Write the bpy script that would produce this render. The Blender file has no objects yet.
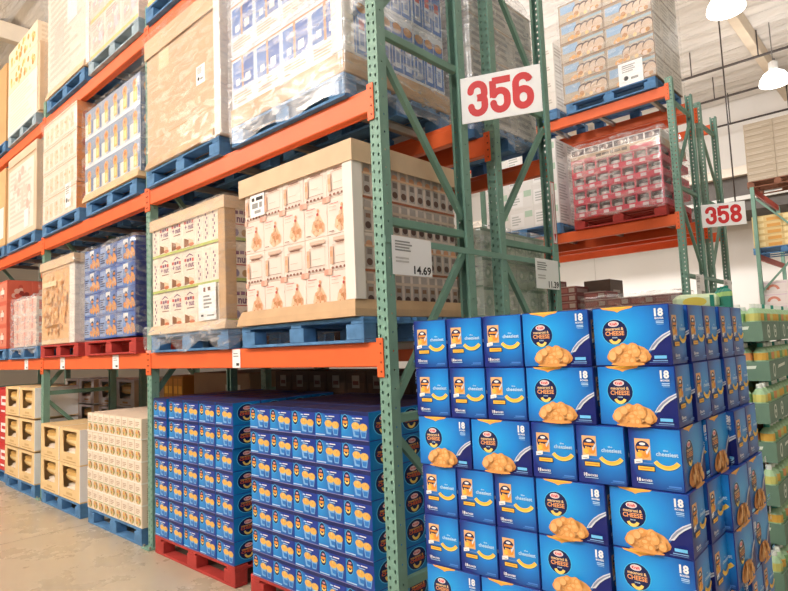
import bpy, math, random
from mathutils import Vector, Matrix
random.seed(7)
R = random.uniform
C = bpy.context.scene.collection
scene = bpy.context.scene

# ------------------------------------------------------------------ materials
def lin(h):
    h = h.lstrip('#'); o = []
    for i in (0, 2, 4):
        c = int(h[i:i+2], 16)/255
        o.append(c/12.92 if c <= .04045 else ((c+.055)/1.055)**2.4)
    return (*o, 1)
MATS = {}
def new_mat(name):
    m = bpy.data.materials.new(name); m.use_nodes = True
    nt = m.node_tree; b = nt.nodes['Principled BSDF']
    return m, nt, b
def M(hexc, rough=.5, metal=0, var=0.0, scale=8.0, name=None, spec=.4, bump=0):
    key = (hexc, rough, metal, var, scale, bump)
    if key in MATS: return MATS[key]
    m, nt, b = new_mat(name or 'paint_'+hexc.strip('#'))
    b.inputs['Roughness'].default_value = rough; b.inputs['Metallic'].default_value = metal
    b.inputs['Specular IOR Level'].default_value = spec
    c = lin(hexc); b.inputs['Base Color'].default_value = c
    if var or bump:
        tc = nt.nodes.new('ShaderNodeTexCoord'); n = nt.nodes.new('ShaderNodeTexNoise')
        n.inputs['Scale'].default_value = scale; n.inputs['Detail'].default_value = 4
        nt.links.new(tc.outputs['Object'], n.inputs['Vector'])
        if var:
            r = nt.nodes.new('ShaderNodeValToRGB')
            r.color_ramp.elements[0].position = .3; r.color_ramp.elements[1].position = .7
            r.color_ramp.elements[0].color = tuple(max(0, x*(1-var)) for x in c[:3])+(1,)
            r.color_ramp.elements[1].color = tuple(min(1, x*(1+var*.6)) for x in c[:3])+(1,)
            nt.links.new(n.outputs['Fac'], r.inputs['Fac']); nt.links.new(r.outputs['Color'], b.inputs['Base Color'])
        if bump:
            bp = nt.nodes.new('ShaderNodeBump'); bp.inputs['Strength'].default_value = bump; bp.inputs['Distance'].default_value = .01
            nt.links.new(n.outputs['Fac'], bp.inputs['Height']); nt.links.new(bp.outputs['Normal'], b.inputs['Normal'])
    MATS[key] = m
    return m
def radial(name, center, radius, inner, outer, rough=.35, squash=(1, 1, 1), mid=None):
    """printed colour gradient of a carton, fixed in the carton's own coordinates"""
    m, nt, b = new_mat(name)
    tc = nt.nodes.new('ShaderNodeTexCoord'); mp = nt.nodes.new('ShaderNodeMapping'); mp.vector_type = 'TEXTURE'
    mp.inputs['Location'].default_value = center
    mp.inputs['Scale'].default_value = tuple(radius*s for s in squash)
    g = nt.nodes.new('ShaderNodeTexGradient'); g.gradient_type = 'SPHERICAL'
    r = nt.nodes.new('ShaderNodeValToRGB')
    r.color_ramp.elements[0].color = lin(outer); r.color_ramp.elements[1].color = lin(inner)
    if mid:
        e = r.color_ramp.elements.new(.5); e.color = lin(mid)
    nt.links.new(tc.outputs['Object'], mp.inputs['Vector']); nt.links.new(mp.outputs['Vector'], g.inputs['Vector'])
    nt.links.new(g.outputs['Fac'], r.inputs['Fac']); nt.links.new(r.outputs['Color'], b.inputs['Base Color'])
    b.inputs['Roughness'].default_value = rough
    return m
def film_mat(name, tint, base, streak, milk):
    m, nt, b = new_mat(name); nt.nodes.remove(b)
    out = nt.nodes['Material Output']
    tr = nt.nodes.new('ShaderNodeBsdfTransparent')
    gl = nt.nodes.new('ShaderNodeBsdfGlossy'); gl.inputs['Roughness'].default_value = .22
    df = nt.nodes.new('ShaderNodeBsdfDiffuse'); df.inputs['Color'].default_value = lin(tint)
    mx = nt.nodes.new('ShaderNodeMixShader'); mx.inputs[0].default_value = milk
    tc = nt.nodes.new('ShaderNodeTexCoord'); mp = nt.nodes.new('ShaderNodeMapping'); mp.inputs['Scale'].default_value = (2.2, 2.2, 7)
    mp.inputs['Rotation'].default_value = (.25, .3, 0)
    n = nt.nodes.new('ShaderNodeTexNoise'); n.inputs['Scale'].default_value = 2.6; n.inputs['Detail'].default_value = 6; n.inputs['Distortion'].default_value = 1.2
    r = nt.nodes.new('ShaderNodeMapRange'); r.inputs['From Min'].default_value = .45; r.inputs['From Max'].default_value = .72
    r.inputs['To Min'].default_value = base; r.inputs['To Max'].default_value = base+streak
    m2 = nt.nodes.new('ShaderNodeMixShader')
    L = nt.links.new
    L(tc.outputs['Object'], mp.inputs['Vector']); L(mp.outputs['Vector'], n.inputs['Vector']); L(n.outputs['Fac'], r.inputs['Value'])
    L(gl.outputs[0], mx.inputs[1]); L(df.outputs[0], mx.inputs[2])
    L(r.outputs[0], m2.inputs[0]); L(tr.outputs[0], m2.inputs[1]); L(mx.outputs[0], m2.inputs[2]); L(m2.outputs[0], out.inputs['Surface'])
    return m
def emit(name, col, s):
    m, nt, b = new_mat(name)
    b.inputs['Base Color'].default_value = lin(col); b.inputs['Emission Color'].default_value = lin(col); b.inputs['Emission Strength'].default_value = s
    return m

GREEN = M('#7aa08f', .45, var=.12, scale=5)
GREENd = M('#729886', .5, var=.12, scale=5)
ORANGE = M('#ee6a36', .42, var=.06, scale=4)
STEEL = M('#a9a49c', .4, .7)
KRAFT = M('#c9a57e', .75, var=.10, scale=6)
KRAFTL = M('#dcbf9d', .75, var=.08, scale=6)
BLACK = M('#191a1d', .5)
WHITE = M('#f1efec', .5)
CREAM = M('#f0e6dc', .55)
PAPER = M('#f7f6f4', .6)
REDINK = M('#d32c2c', .5)
INK = M('#33302f', .6)
GREYINK = M('#9a9894', .6)

# ------------------------------------------------------------------ mesh builder
_text = {}
def text2d(s, off=.028):
    k = (s, off)
    if k in _text: return _text[k]
    cu = bpy.data.curves.new('t', 'FONT'); cu.body = s; cu.resolution_u = 2; cu.offset = off; cu.dimensions = '2D'; cu.fill_mode = 'BOTH'
    o = bpy.data.objects.new('t', cu); C.objects.link(o)
    dg = bpy.context.evaluated_depsgraph_get()
    me = bpy.data.meshes.new_from_object(o.evaluated_get(dg))
    vs = [(v.co.x, v.co.y) for v in me.vertices]; fs = [tuple(p.vertices) for p in me.polygons]
    bpy.data.objects.remove(o); bpy.data.curves.remove(cu); bpy.data.meshes.remove(me)
    x0 = min(v[0] for v in vs); x1 = max(v[0] for v in vs); y0 = min(v[1] for v in vs); y1 = max(v[1] for v in vs)
    vs = [((x-x0)/(x1-x0), (y-y0)/(y1-y0)) for x, y in vs]
    _text[k] = (vs, fs); return _text[k]

def stroke_digit(ch):
    """heavy condensed numeral as thick strokes, in a box 0..1"""
    W, t = .58, .19; a, b, m = t/2, W-t/2, W/2; r = (b-a)/2
    arc = lambda cx, cy, r, a0, a1, n=10: [(cx+r*math.cos(math.radians(a0+(a1-a0)*i/n)), cy+r*math.sin(math.radians(a0+(a1-a0)*i/n))) for i in range(n+1)]
    T, Bo = 1-t/2-r, t/2+r
    top = arc(m, T, r, 180, 0); bot = arc(m, Bo, r, 360, 180)
    P = {'3': [[(a, .70)]+top+[(b, .60), (b-.03, .535), (m, .515)], [(m, .515), (b-.02, .49), (b, .42)]+bot+[(a, .30)]],
         '5': [[(W, 1-t/2), (a, 1-t/2)], [(a, 1-t/2), (a, .46)], [(a, .50)]+arc(m, .42, r, 150, 0)+bot+[(a, .30)]],
         '6': [arc(m, T, r, 18, 180)+[(a, Bo)]+bot[::-1]+[(b, .36)]+arc(m, .35, r, 0, 170)],
         '8': [arc(m, .722, r*.94, 0, 360, 24), arc(m, .292, r, 0, 360, 24)]}[ch]
    vs, fs = [], []
    for path in P:
        for k, (p, q) in enumerate(zip(path, path[1:])):
            dx, dy = q[0]-p[0], q[1]-p[1]; l = math.hypot(dx, dy)
            if l < 1e-6: continue
            nx, ny = -dy/l*t/2, dx/l*t/2; ex, ey = (dx/l*.012, dy/l*.012) if l > .02 else (0, 0); n = len(vs)
            vs += [(p[0]-ex+nx, p[1]-ey+ny), (q[0]+ex+nx, q[1]+ey+ny), (q[0]+ex-nx, q[1]+ey-ny), (p[0]-ex-nx, p[1]-ey-ny)]; fs.append((n+3, n+2, n+1, n))
            if 0 < k:
                n = len(vs); vs += [(p[0]+t/2*math.cos(math.radians(30*i)), p[1]+t/2*math.sin(math.radians(30*i))) for i in range(12)]; fs.append(tuple(range(n, n+12)))
    return [(x/W, y) for x, y in vs], fs
class MB:
    def __init__(s): s.v = []; s.f = []; s.m = []; s.mats = []
    def mi(s, m):
        if m not in s.mats: s.mats.append(m)
        return s.mats.index(m)
    def poly(s, pts, m):
        b = len(s.v); s.v += [tuple(p) for p in pts]; s.f.append(tuple(range(b, b+len(pts)))); s.m.append(s.mi(m))
    def mesh(s, vs, fs, m):
        b = len(s.v); s.v += [tuple(p) for p in vs]; k = s.mi(m)
        for f in fs: s.f.append(tuple(i+b for i in f)); s.m.append(k)
    def box(s, x0, y0, z0, x1, y1, z1, m, c=0.0, sides=None):
        """box with chamfered edges; sides maps '-y','+x'... to a material"""
        sides = sides or {}
        if c <= 0:
            V = [(x, y, z) for x in (x0, x1) for y in (y0, y1) for z in (z0, z1)]
            F = {'-x': (0, 1, 3, 2), '+x': (4, 6, 7, 5), '-y': (0, 4, 5, 1), '+y': (2, 3, 7, 6), '-z': (0, 2, 6, 4), '+z': (1, 5, 7, 3)}
            b = len(s.v); s.v += V
            for k, f in F.items(): s.f.append(tuple(i+b for i in f)); s.m.append(s.mi(sides.get(k, m)))
            return
        lo = (x0, y0, z0); hi = (x1, y1, z1); idx = {}; b = len(s.v)
        for sx in (0, 1):
            for sy in (0, 1):
                for sz in (0, 1):
                    for ax in range(3):
                        p = [hi[i] if (sx, sy, sz)[i] else lo[i] for i in range(3)]
                        for i in range(3):
                            if i != ax: p[i] += -c if (sx, sy, sz)[i] else c
                        idx[(sx, sy, sz, ax)] = len(s.v); s.v.append(tuple(p))
        for ax in range(3):
            o = [i for i in range(3) if i != ax]
            for sg in (0, 1):
                q = []
                for a, d in ((0, 0), (1, 0), (1, 1), (0, 1)):
                    t = [0, 0, 0]; t[ax] = sg; t[o[0]] = a; t[o[1]] = d; q.append(idx[(*t, ax)])
                flip = (sg == 0) ^ (ax == 1)
                s.f.append(tuple(q[::-1] if flip else q)); s.m.append(s.mi(sides.get('-+'[sg]+'xyz'[ax], m)))
        for ax in range(3):          # edges along ax
            o = [i for i in range(3) if i != ax]
            for a in (0, 1):
                for d in (0, 1):
                    q = []
                    for e, fa in ((0, o[0]), (1, o[0]), (1, o[1]), (0, o[1])):
                        t = [0, 0, 0]; t[ax] = e; t[o[0]] = a; t[o[1]] = d; q.append(idx[(*t, fa)])
                    flip = (a ^ d) ^ (ax == 1)
                    s.f.append(tuple(q if flip else q[::-1])); s.m.append(s.mi(m))
        for sx in (0, 1):
            for sy in (0, 1):
                for sz in (0, 1):
                    q = [idx[(sx, sy, sz, ax)] for ax in range(3)]
                    s.f.append(tuple(q if (sx+sy+sz) % 2 else q[::-1])); s.m.append(s.mi(m))
    def bar(s, p, q, w, h, m, up=(1, 0, 0)):
        p, q = Vector(p), Vector(q); d = (q-p).normalized(); u = Vector(up); u = (u-d*u.dot(d)).normalized(); n = d.cross(u)
        V = [e+u*a*w/2+n*b2*h/2 for e in (p, q) for a, b2 in ((-1, -1), (1, -1), (1, 1), (-1, 1))]
        s.mesh(V, [(0, 1, 2, 3), (7, 6, 5, 4), (0, 4, 5, 1), (1, 5, 6, 2), (2, 6, 7, 3), (3, 7, 4, 0)], m)
    def tube(s, p, q, r, m, n=10, r2=None):
        p, q = Vector(p), Vector(q); d = (q-p).normalized(); u = d.orthogonal().normalized(); w = d.cross(u); r2 = r if r2 is None else r2
        V = []
        for e, rr in ((p, r), (q, r2)):
            V += [e+(u*math.cos(2*math.pi*i/n)+w*math.sin(2*math.pi*i/n))*rr for i in range(n)]
        s.mesh(V, [(i, (i+1) % n, n+(i+1) % n, n+i) for i in range(n)]+[tuple(range(n))[::-1], tuple(range(n, 2*n))], m)
    def lathe(s, prof, m, n=12, o=(0, 0, 0), bands=None):
        """prof: (radius, z, material or None)"""
        b = len(s.v)
        for r, z, _ in prof:
            s.v += [(o[0]+r*math.cos(2*math.pi*i/n), o[1]+r*math.sin(2*math.pi*i/n), o[2]+z) for i in range(n)]
        for k in range(len(prof)-1):
            mm = prof[k][2] or m
            for i in range(n):
                j = (i+1) % n; s.f.append((b+k*n+i, b+k*n+j, b+(k+1)*n+j, b+(k+1)*n+i)); s.m.append(s.mi(mm))
        s.f.append(tuple(b+(len(prof)-1)*n+i for i in range(n))); s.m.append(s.mi(prof[-1][2] or m))
        s.f.append(tuple(b+i for i in range(n))[::-1]); s.m.append(s.mi(m))
    def art(s, face, dims, items, eps=.00016):
        """print flat artwork on one face of a box (x0,y0,z0,x1,y1,z1); coordinates are fractions of the face"""
        x0, y0, z0, x1, y1, z1 = dims
        O, U, N = {'-y': ((x0, y0, z0), (1, 0, 0), (0, -1, 0)), '+y': ((x1, y1, z0), (-1, 0, 0), (0, 1, 0)),
                   '+x': ((x1, y0, z0), (0, 1, 0), (1, 0, 0)), '-x': ((x0, y1, z0), (0, -1, 0), (-1, 0, 0))}[face]
        W = (x1-x0) if face[1] == 'y' else (y1-y0); H = z1-z0
        O, U, N = Vector(O), Vector(U), Vector(N); Z = Vector((0, 0, 1)); k = 2
        P = lambda a, b: O+U*(a*W)+Z*(b*H)+N*(eps*k)
        for it in items:
            k += 1; t = it[0]; m = it[-1]
            if t == 'r':
                _, a, b, c, d, _m = it; s.poly([P(a, b), P(c, b), P(c, d), P(a, d)], m)
            elif t == 'p': s.poly([P(a, b) for a, b in it[1]], m)
            elif t == 'e':
                _, a, b, rx, ry, _m = it; n = 18
                s.poly([P(a+rx*math.cos(2*math.pi*i/n), b+ry*math.sin(2*math.pi*i/n)) for i in range(n)], m)
            elif t == 'c':
                _, a, b, r, _m = it; n = 20; rx = r*H/W
                s.poly([P(a+rx*math.cos(2*math.pi*i/n), b+r*math.sin(2*math.pi*i/n)) for i in range(n)], m)
            elif t == 'a':
                _, a, b, r, th, a0, a1, _m = it; n = 12
                A = [math.radians(a0+(a1-a0)*i/n) for i in range(n+1)]
                for i in range(n):
                    q = []
                    for rr, an in ((r, A[i]), (r, A[i+1]), (r+th, A[i+1]), (r+th, A[i])): q.append(P(a+rr*H/W*math.cos(an), b+rr*math.sin(an)))
                    s.poly(q[::-1], m)
            elif t == 'd':
                _, ch, a, b, c, d, _m = it; vs, fs = stroke_digit(ch)
                for n_, f_ in enumerate(fs):
                    V_ = [P(a+(c-a)*vs[i][0], b+(d-b)*vs[i][1])+N*(n_*4e-6) for i in f_]; s.poly(V_, m)
            elif t in ('t', 'tb'):
                _, txt, a, b, c, d, _m = it; vs, fs = text2d(txt, .042 if t == 'tb' else .028)
                s.mesh([P(a+(c-a)*x, b+(d-b)*y) for x, y in vs], fs, m)
    def perf(s, O, U, width, height, cols, pitch, rx, ry, m, stagger=0.5, tear=True):
        """steel plate with rows of punched holes"""
        O, U, Z = Vector(O), Vector(U), Vector((0, 0, 1)); cw = width/cols; nz = int(height/pitch)
        for c in range(cols):
            for j in range(nz):
                cx = cw*(c+.5); cz = pitch*(j+.5)
                rect = [(-cw/2, -pitch/2), (0, -pitch/2), (cw/2, -pitch/2), (cw/2, 0), (cw/2, pitch/2), (0, pitch/2), (-cw/2, pitch/2), (-cw/2, 0)]
                dz = (-.12 if c % 2 else .12)*pitch if cols > 1 else 0
                hole = []
                for i in range(8):
                    an = math.radians(225+45*i); x = rx*math.cos(an); z = ry*math.sin(an)
                    if tear and z < 0: x *= .6
                    hole.append((x, z+dz))
                V = [O+U*(cx+x)+Z*(cz+z) for x, z in rect+hole]
                s.mesh(V, [(i, (i+1) % 8, 8+(i+1) % 8, 8+i) for i in range(8)], m)
    def data(s, name, smooth=False):
        me = bpy.data.meshes.new(name); me.from_pydata(s.v, [], s.f)
        for m in s.mats: me.materials.append(m)
        me.polygons.foreach_set('material_index', s.m)
        if smooth: me.polygons.foreach_set('use_smooth', [True]*len(s.f))
        me.update(); return me
    def build(s, name, parent=None, loc=(0, 0, 0), rotz=0, smooth=False, **kw):
        o = bpy.data.objects.new(name, s.data(name, smooth)); C.objects.link(o); o.location = loc; o.rotation_euler[2] = rotz
        if parent: o.parent = parent
        for k, v in kw.items(): o[k] = v
        return o

def tag(o, label, cat, group=None):
    o['label'] = label; o['category'] = cat
    if group: o['group'] = group
    return o
def empty(name, loc=(0, 0, 0), rotz=0):
    o = bpy.data.objects.new(name, None); C.objects.link(o); o.location = loc; o.rotation_euler[2] = rotz; o.empty_display_size = .1
    return o
def copy_tree(o, parent=None):
    c = o.copy(); C.objects.link(c)
    if parent: c.parent = parent
    for ch in list(o.children): copy_tree(ch, c)
    return c
class Proto:
    """first use moves the thing itself, each later use copies it with its parts"""
    def __init__(s, o): s.o = o; s.used = False
    def put(s, loc, label, cat, group=None, rotz=0):
        o = copy_tree(s.o) if s.used else s.o; s.used = True
        o.location = loc; o.rotation_euler[2] = rotz
        tag(o, label, cat, group); return o
ORD = ['', 'first', 'second', 'third', 'fourth', 'fifth', 'sixth', 'seventh', 'eighth', 'ninth', 'tenth', 'eleventh']
def rowname(k, n):      # k counted from the bottom, 0-based
    t = n-1-k
    return 'top row' if t == 0 else 'bottom row' if k == 0 else ORD[t+1]+' row down'
def colname(i, n):
    return 'leftmost' if i == 0 else 'rightmost' if i == n-1 else ORD[i+1]+' from left'

# ------------------------------------------------------------------ the setting
def structure(o): o['kind'] = 'structure'; return o
def floor_mat():
    m, nt, b = new_mat('polished_concrete')
    tc = nt.nodes.new('ShaderNodeTexCoord'); n = nt.nodes.new('ShaderNodeTexNoise'); n.inputs['Scale'].default_value = 1.1; n.inputs['Detail'].default_value = 9; n.inputs['Roughness'].default_value = .68
    r = nt.nodes.new('ShaderNodeValToRGB'); r.color_ramp.elements[0].position = .2; r.color_ramp.elements[1].position = .85
    r.color_ramp.elements[0].color = lin('#aea089'); r.color_ramp.elements[1].color = lin('#c6b79e')
    L = nt.links.new
    L(tc.outputs['Object'], n.inputs['Vector']); L(n.outputs['Fac'], r.inputs['Fac']); L(r.outputs['Color'], b.inputs['Base Color'])
    mr = nt.nodes.new('ShaderNodeMapRange'); mr.inputs['To Min'].default_value = .14; mr.inputs['To Max'].default_value = .42
    L(n.outputs['Fac'], mr.inputs['Value']); L(mr.outputs[0], b.inputs['Roughness'])
    return m
mb = MB(); mb.box(-42, -14, -.2, 14, 21, 0, floor_mat())
for x in (-22.1, -16.1, -10.1, -4.1, 1.9, 7.9): mb.box(x-.004, -14, 0, x+.004, 21, .0006, M('#7f735f', .7))
structure(mb.build('floor'))
def ceil_mat():
    m, nt, b = new_mat('insulation_facing')
    tc = nt.nodes.new('ShaderNodeTexCoord'); mp = nt.nodes.new('ShaderNodeMapping'); mp.inputs['Scale'].default_value = (.3, 1.7, 1); mp.inputs['Rotation'].default_value = (0, 0, .05)
    n = nt.nodes.new('ShaderNodeTexNoise'); n.inputs['Scale'].default_value = 2.2; n.inputs['Detail'].default_value = 5; n.inputs['Distortion'].default_value = .7
    bp = nt.nodes.new('ShaderNodeBump'); bp.inputs['Strength'].default_value = .9; bp.inputs['Distance'].default_value = .22
    L = nt.links.new
    L(tc.outputs['Object'], mp.inputs['Vector']); L(mp.outputs['Vector'], n.inputs['Vector']); L(n.outputs['Fac'], bp.inputs['Height']); L(bp.outputs['Normal'], b.inputs['Normal'])
    b.inputs['Base Color'].default_value = lin('#e9e3dc'); b.inputs['Roughness'].default_value = .38
    return m
CZ = 9.0
mb = MB(); cm = ceil_mat()
# sagging insulation sheets between the purlins
ny = 46; xs = [-42, -24, -12.2, -6.2, -.6, 5, 14]
for j in range(ny*4):
    ya = -14+35*j/(ny*4); yb = -14+35*(j+1)/(ny*4)
    sag = lambda t: CZ-.16*abs(math.sin(math.pi*t*4/4.0*ny/ny))
    za = CZ-.13*abs(math.sin(math.pi*j/4)); zb = CZ-.13*abs(math.sin(math.pi*(j+1)/4))
    mb.poly([(-42, ya, za), (-42, yb, zb), (14, yb, zb), (14, ya, za)], cm)
mb.box(-42, -14, CZ+.02, 14, 21, CZ+.2, cm)
structure(mb.build('ceiling'))
wood = M('#e3d2bb', .6, var=.1, scale=2)
for i, x in enumerate((-24.0, -12.0, -6.3, -.62, 5.2)):
    mb = MB(); mb.box(x-.10, -14, CZ-.52, x+.10, 21, CZ-.14, wood, .01); structure(mb.build('trim_%d' % (i+1)))
wallm = M('#f3efe9', .7, var=.02, scale=.6)
mb = MB(); mb.box(-42, 18.6, 0, 14, 18.8, CZ+.1, wallm)
for x in range(-40, 14, 3): mb.box(x-.012, 18.585, 0, x+.012, 18.6, 4.6, M('#dcd7d0', .7))
structure(mb.build('wall_back'))
mb = MB(); mb.box(-42, -14, 0, -41.8, 18.6, CZ+.1, M('#e3d3bf', .7)); structure(mb.build('wall_left'))
# shadowed recess painted as a dark box with a pale ledge along it
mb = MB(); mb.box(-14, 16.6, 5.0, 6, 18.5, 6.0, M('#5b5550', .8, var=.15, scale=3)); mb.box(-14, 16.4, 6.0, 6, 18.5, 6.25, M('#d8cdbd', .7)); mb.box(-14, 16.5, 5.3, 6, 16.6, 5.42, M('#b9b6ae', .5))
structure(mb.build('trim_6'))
pipem = M('#4b4340', .5)
def pipe(y, z, x0, x1, r, lab):
    mb = MB(); mb.tube((x0, y, z), (x1, y, z), r, pipem, 10)
    for x in [x0+1.5*k for k in range(int((x1-x0)/1.5))]:
        mb.tube((x, y, z), (x, y, CZ-.14), .016, pipem, 6)
    tag(mb.build('sprinkler_pipe', smooth=True), lab, 'pipe', 'sprinkler pipes under the ceiling')
pipe(13.9, 8.2, -20, 8, .03, 'nearest dark sprinkler pipe running under the white ceiling behind the pendant lamps')
pipe(16.0, 8.2, -20, 8, .03, 'middle dark sprinkler pipe under the ceiling, above the grey load')
pipe(17.6, 7.9, -20, 8, .03, 'farthest dark sprinkler pipe close to the back wall')
mb = MB(); mb.tube((-.95, 12.4, 4.4), (-.95, 12.4, 8.78), .016, pipem, 8)
mb.box(-1.0, 12.35, 8.78, -.9, 12.45, 8.86, pipem)
tag(mb.build('conduit_drop', smooth=True), 'thin dark vertical conduit hanging from the ceiling behind the 358 sign', 'pipe')

# ------------------------------------------------------------------ pallet racking
PH = 4.80; DEP = .84; LEV = (1.638, 3.071, 4.56); HB = .136; BAY = 2.82
def post_mesh():
    mb = MB(); w, d = .08, .07
    mb.perf((-w/2, 0, .012), (1, 0, 0), w, PH, 2, .0508, .0085, .0115, GREEN)
    mb.perf((w/2, 0, .012), (0, 1, 0), d, PH, 1, .0508*2, .006, .006, GREEN, tear=False)
    mb.perf((-w/2, d, .012), (0, -1, 0), d, PH, 1, .0508*2, .006, .006, GREEN, tear=False)
    zt = .012+int(PH/.0508)*.0508
    mb.mesh([(w/2, d, .012), (w/2-.018, d, .012), (w/2-.018, d, zt), (w/2, d, zt)], [(0, 1, 2, 3)], GREEN)
    mb.mesh([(-w/2, d, .012), (-w/2+.018, d, .012), (-w/2+.018, d, zt), (-w/2, d, zt)], [(3, 2, 1, 0)], GREEN)
    o = mb.build('tmp'); bpy.context.view_layer.update()
    wm = o.modifiers.new('w', 'WELD'); wm.merge_threshold = .0002
    sm = o.modifiers.new('s', 'SOLIDIFY'); sm.thickness = .0026; sm.offset = -1
    me = bpy.data.meshes.new_from_object(o.evaluated_get(bpy.context.evaluated_depsgraph_get())); me.name = 'post'
    bpy.data.objects.remove(o); return me
POST = post_mesh()
def make_frame():
    t = empty('rack_upright_frame')
    for y, rz in ((0, 0), (DEP, math.pi)):
        o = bpy.data.objects.new('post', POST); C.objects.link(o); o.parent = t; o.location = (0, y, 0); o.rotation_euler[2] = rz; po = o
        mb = MB(); mb.box(-.07, -.05, 0, .07, .09, .012, GREEN, .002)
        for sx in (-.055, .055): mb.tube((sx, -.03, .012), (sx, -.03, .03), .011, STEEL, 6)
        mb.build('base_plate', po)
    for z in (.35, 1.22, 2.31, 3.41, 4.5):
        mb = MB(); mb.box(-.016, .068, z-.024, .022, DEP-.068, z+.024, GREENd, .003); mb.build('horizontal_brace', t)
    for z0, z1 in ((3.55, 4.42), (3.30, 2.42), (1.30, 2.20), (1.13, .42)):
        mb = MB(); mb.bar((0, .06, z0), (0, DEP-.06, z1), .03, .042, GREENd); mb.build('diagonal_brace', t)
    return Proto(t)
FRAME = make_frame()
FY = 5.257; ROWY = 1.1617
xn = {0: 'row end beside the macaroni display', 1: 'one bay back from the row end', 2: 'two bays back from the row end', 3: 'three bays back from the row end'}
for k in range(4):
    FRAME.put((-.04-BAY*k, 0, 0), 'green upright frame of near rack, aisle side, '+xn[k], 'rack frame', 'green upright frames')
for k in range(4):
    FRAME.put((-.04-BAY*k, ROWY+DEP, 0), 'green upright frame of near rack, rear row, '+xn[k], 'rack frame', 'green upright frames', math.pi)
for k in range(2):
    FRAME.put((-.04-BAY*k, FY, 0), 'green upright frame of far rack behind the 358 sign, front row, '+('row end' if k == 0 else 'next bay'), 'rack frame', 'green upright frames')
    FRAME.put((-.04-BAY*k, FY+ROWY+DEP, 0), 'green upright frame of far rack behind the 358 sign, rear row, '+('row end' if k == 0 else 'next bay'), 'rack frame', 'green upright frames', math.pi)
def make_beam():
    t = empty('rack_beam')
    mb = MB(); mb.box(-BAY+.002, -.004, -HB, -.082, .046, 0, ORANGE, .006)
    mb.box(-BAY+.002, .046, -HB, -.082, .062, -.04, ORANGE, .003); mb.build('beam_tube', t)
    for x in (-.082, -BAY+.0):
        mb = MB(); sx = 1 if x > -1 else -1; a, b = sorted((x-sx*.006, x+sx*.045))
        mb.box(a, -.010, -HB-.055, b, -.0025, .022, ORANGE, .002)
        for z in (-.16, -.11, -.06, -.01): mb.tube((x+sx*.028, -.0100, z), (x+sx*.028, -.013, z), .006, M('#8a3a1a', .5), 6)
        mb.build('end_connector', t)
    return Proto(t)
BEAM = make_beam()
bn = ['first bay', 'second bay', 'third bay']; ln_ = ['lower', 'middle', 'upper']
for k in range(3):
    for j, z in enumerate(LEV):
        BEAM.put((-BAY*k, 0, z), f'orange {ln_[j]} shelf beam facing the aisle, {bn[k]} from the row end', 'rack beam', 'orange shelf beams')
        BEAM.put((-BAY*(k+1)-.08, DEP, z), f'orange {ln_[j]} rear shelf beam of the near rack, {bn[k]} from the row end', 'rack beam', 'orange shelf beams', math.pi)
        if j < 2:
            BEAM.put((-BAY*k, ROWY, z), f'orange {ln_[j]} front beam of the rear row, {bn[k]} behind the row end', 'rack beam', 'orange shelf beams')
            BEAM.put((-BAY*(k+1)-.08, ROWY+DEP, z), f'orange {ln_[j]} back beam of the rear row, {bn[k]} behind the row end', 'rack beam', 'orange shelf beams', math.pi)
FLEV = (1.638, 3.071, 4.69)
for k in range(2):
    for j, z in enumerate(FLEV):
        bay = 'row end bay' if k == 0 else 'next bay in'
        BEAM.put((-BAY*k, FY, z), f'orange {ln_[j]} front beam of the far rack, {bay}', 'rack beam', 'orange shelf beams')
        BEAM.put((-BAY*(k+1)-.08, FY+DEP, z), f'orange {ln_[j]} rear beam of the far rack front row, {bay}', 'rack beam', 'orange shelf beams', math.pi)
for j, z in enumerate(FLEV[1:]):
    BEAM.put((0, FY+ROWY, z), f'orange {ln_[j+1]} front beam of the far rack rear row', 'rack beam', 'orange shelf beams')
    BEAM.put((-BAY-.08, FY+ROWY+DEP, z), f'orange {ln_[j+1]} back beam of the far rack rear row', 'rack beam', 'orange shelf beams', math.pi)
mb = MB(); mb.box(-.022, .048, -.05, .022, DEP-.048, -.004, STEEL, .004); mb.box(-.03, .03, -.004, .03, DEP-.03, -.0005, STEEL)
SBAR = Proto(mb.build('support_bar'))
for k in range(3):
    for j, z in enumerate(LEV):
        for q, dx in enumerate((-.35, -1.05, -1.75, -2.45)):
            SBAR.put((-BAY*k+dx, 0, z), f'steel {ln_[j]} shelf crossbar, {ORD[q+1]} in the {bn[k]} from row end', 'crossbar', 'steel crossbars between the beams')
for j, z in enumerate(FLEV):
    for q, dx in enumerate((-.35, -1.05, -1.75, -2.45)):
        SBAR.put((dx, FY, z), f'steel {ln_[j]} shelf crossbar of the far rack, {ORD[q+1]} from its end', 'crossbar', 'steel crossbars between the beams')
mb = MB(); mb.box(.0015, .0, 2.178, .0065, ROWY+DEP, 2.215, GREEN, .001)
tag(mb.build('row_spacer_bar'), 'flat green bar tying both near frames together and carrying price cards', 'bar')
mb = MB(); mb.box(.0015, FY, 2.29, .0065, FY+ROWY+DEP, 2.33, GREEN, .001)
tag(mb.build('row_spacer_bar'), 'flat green bar across the far frames below the 358 sign', 'bar')

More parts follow.
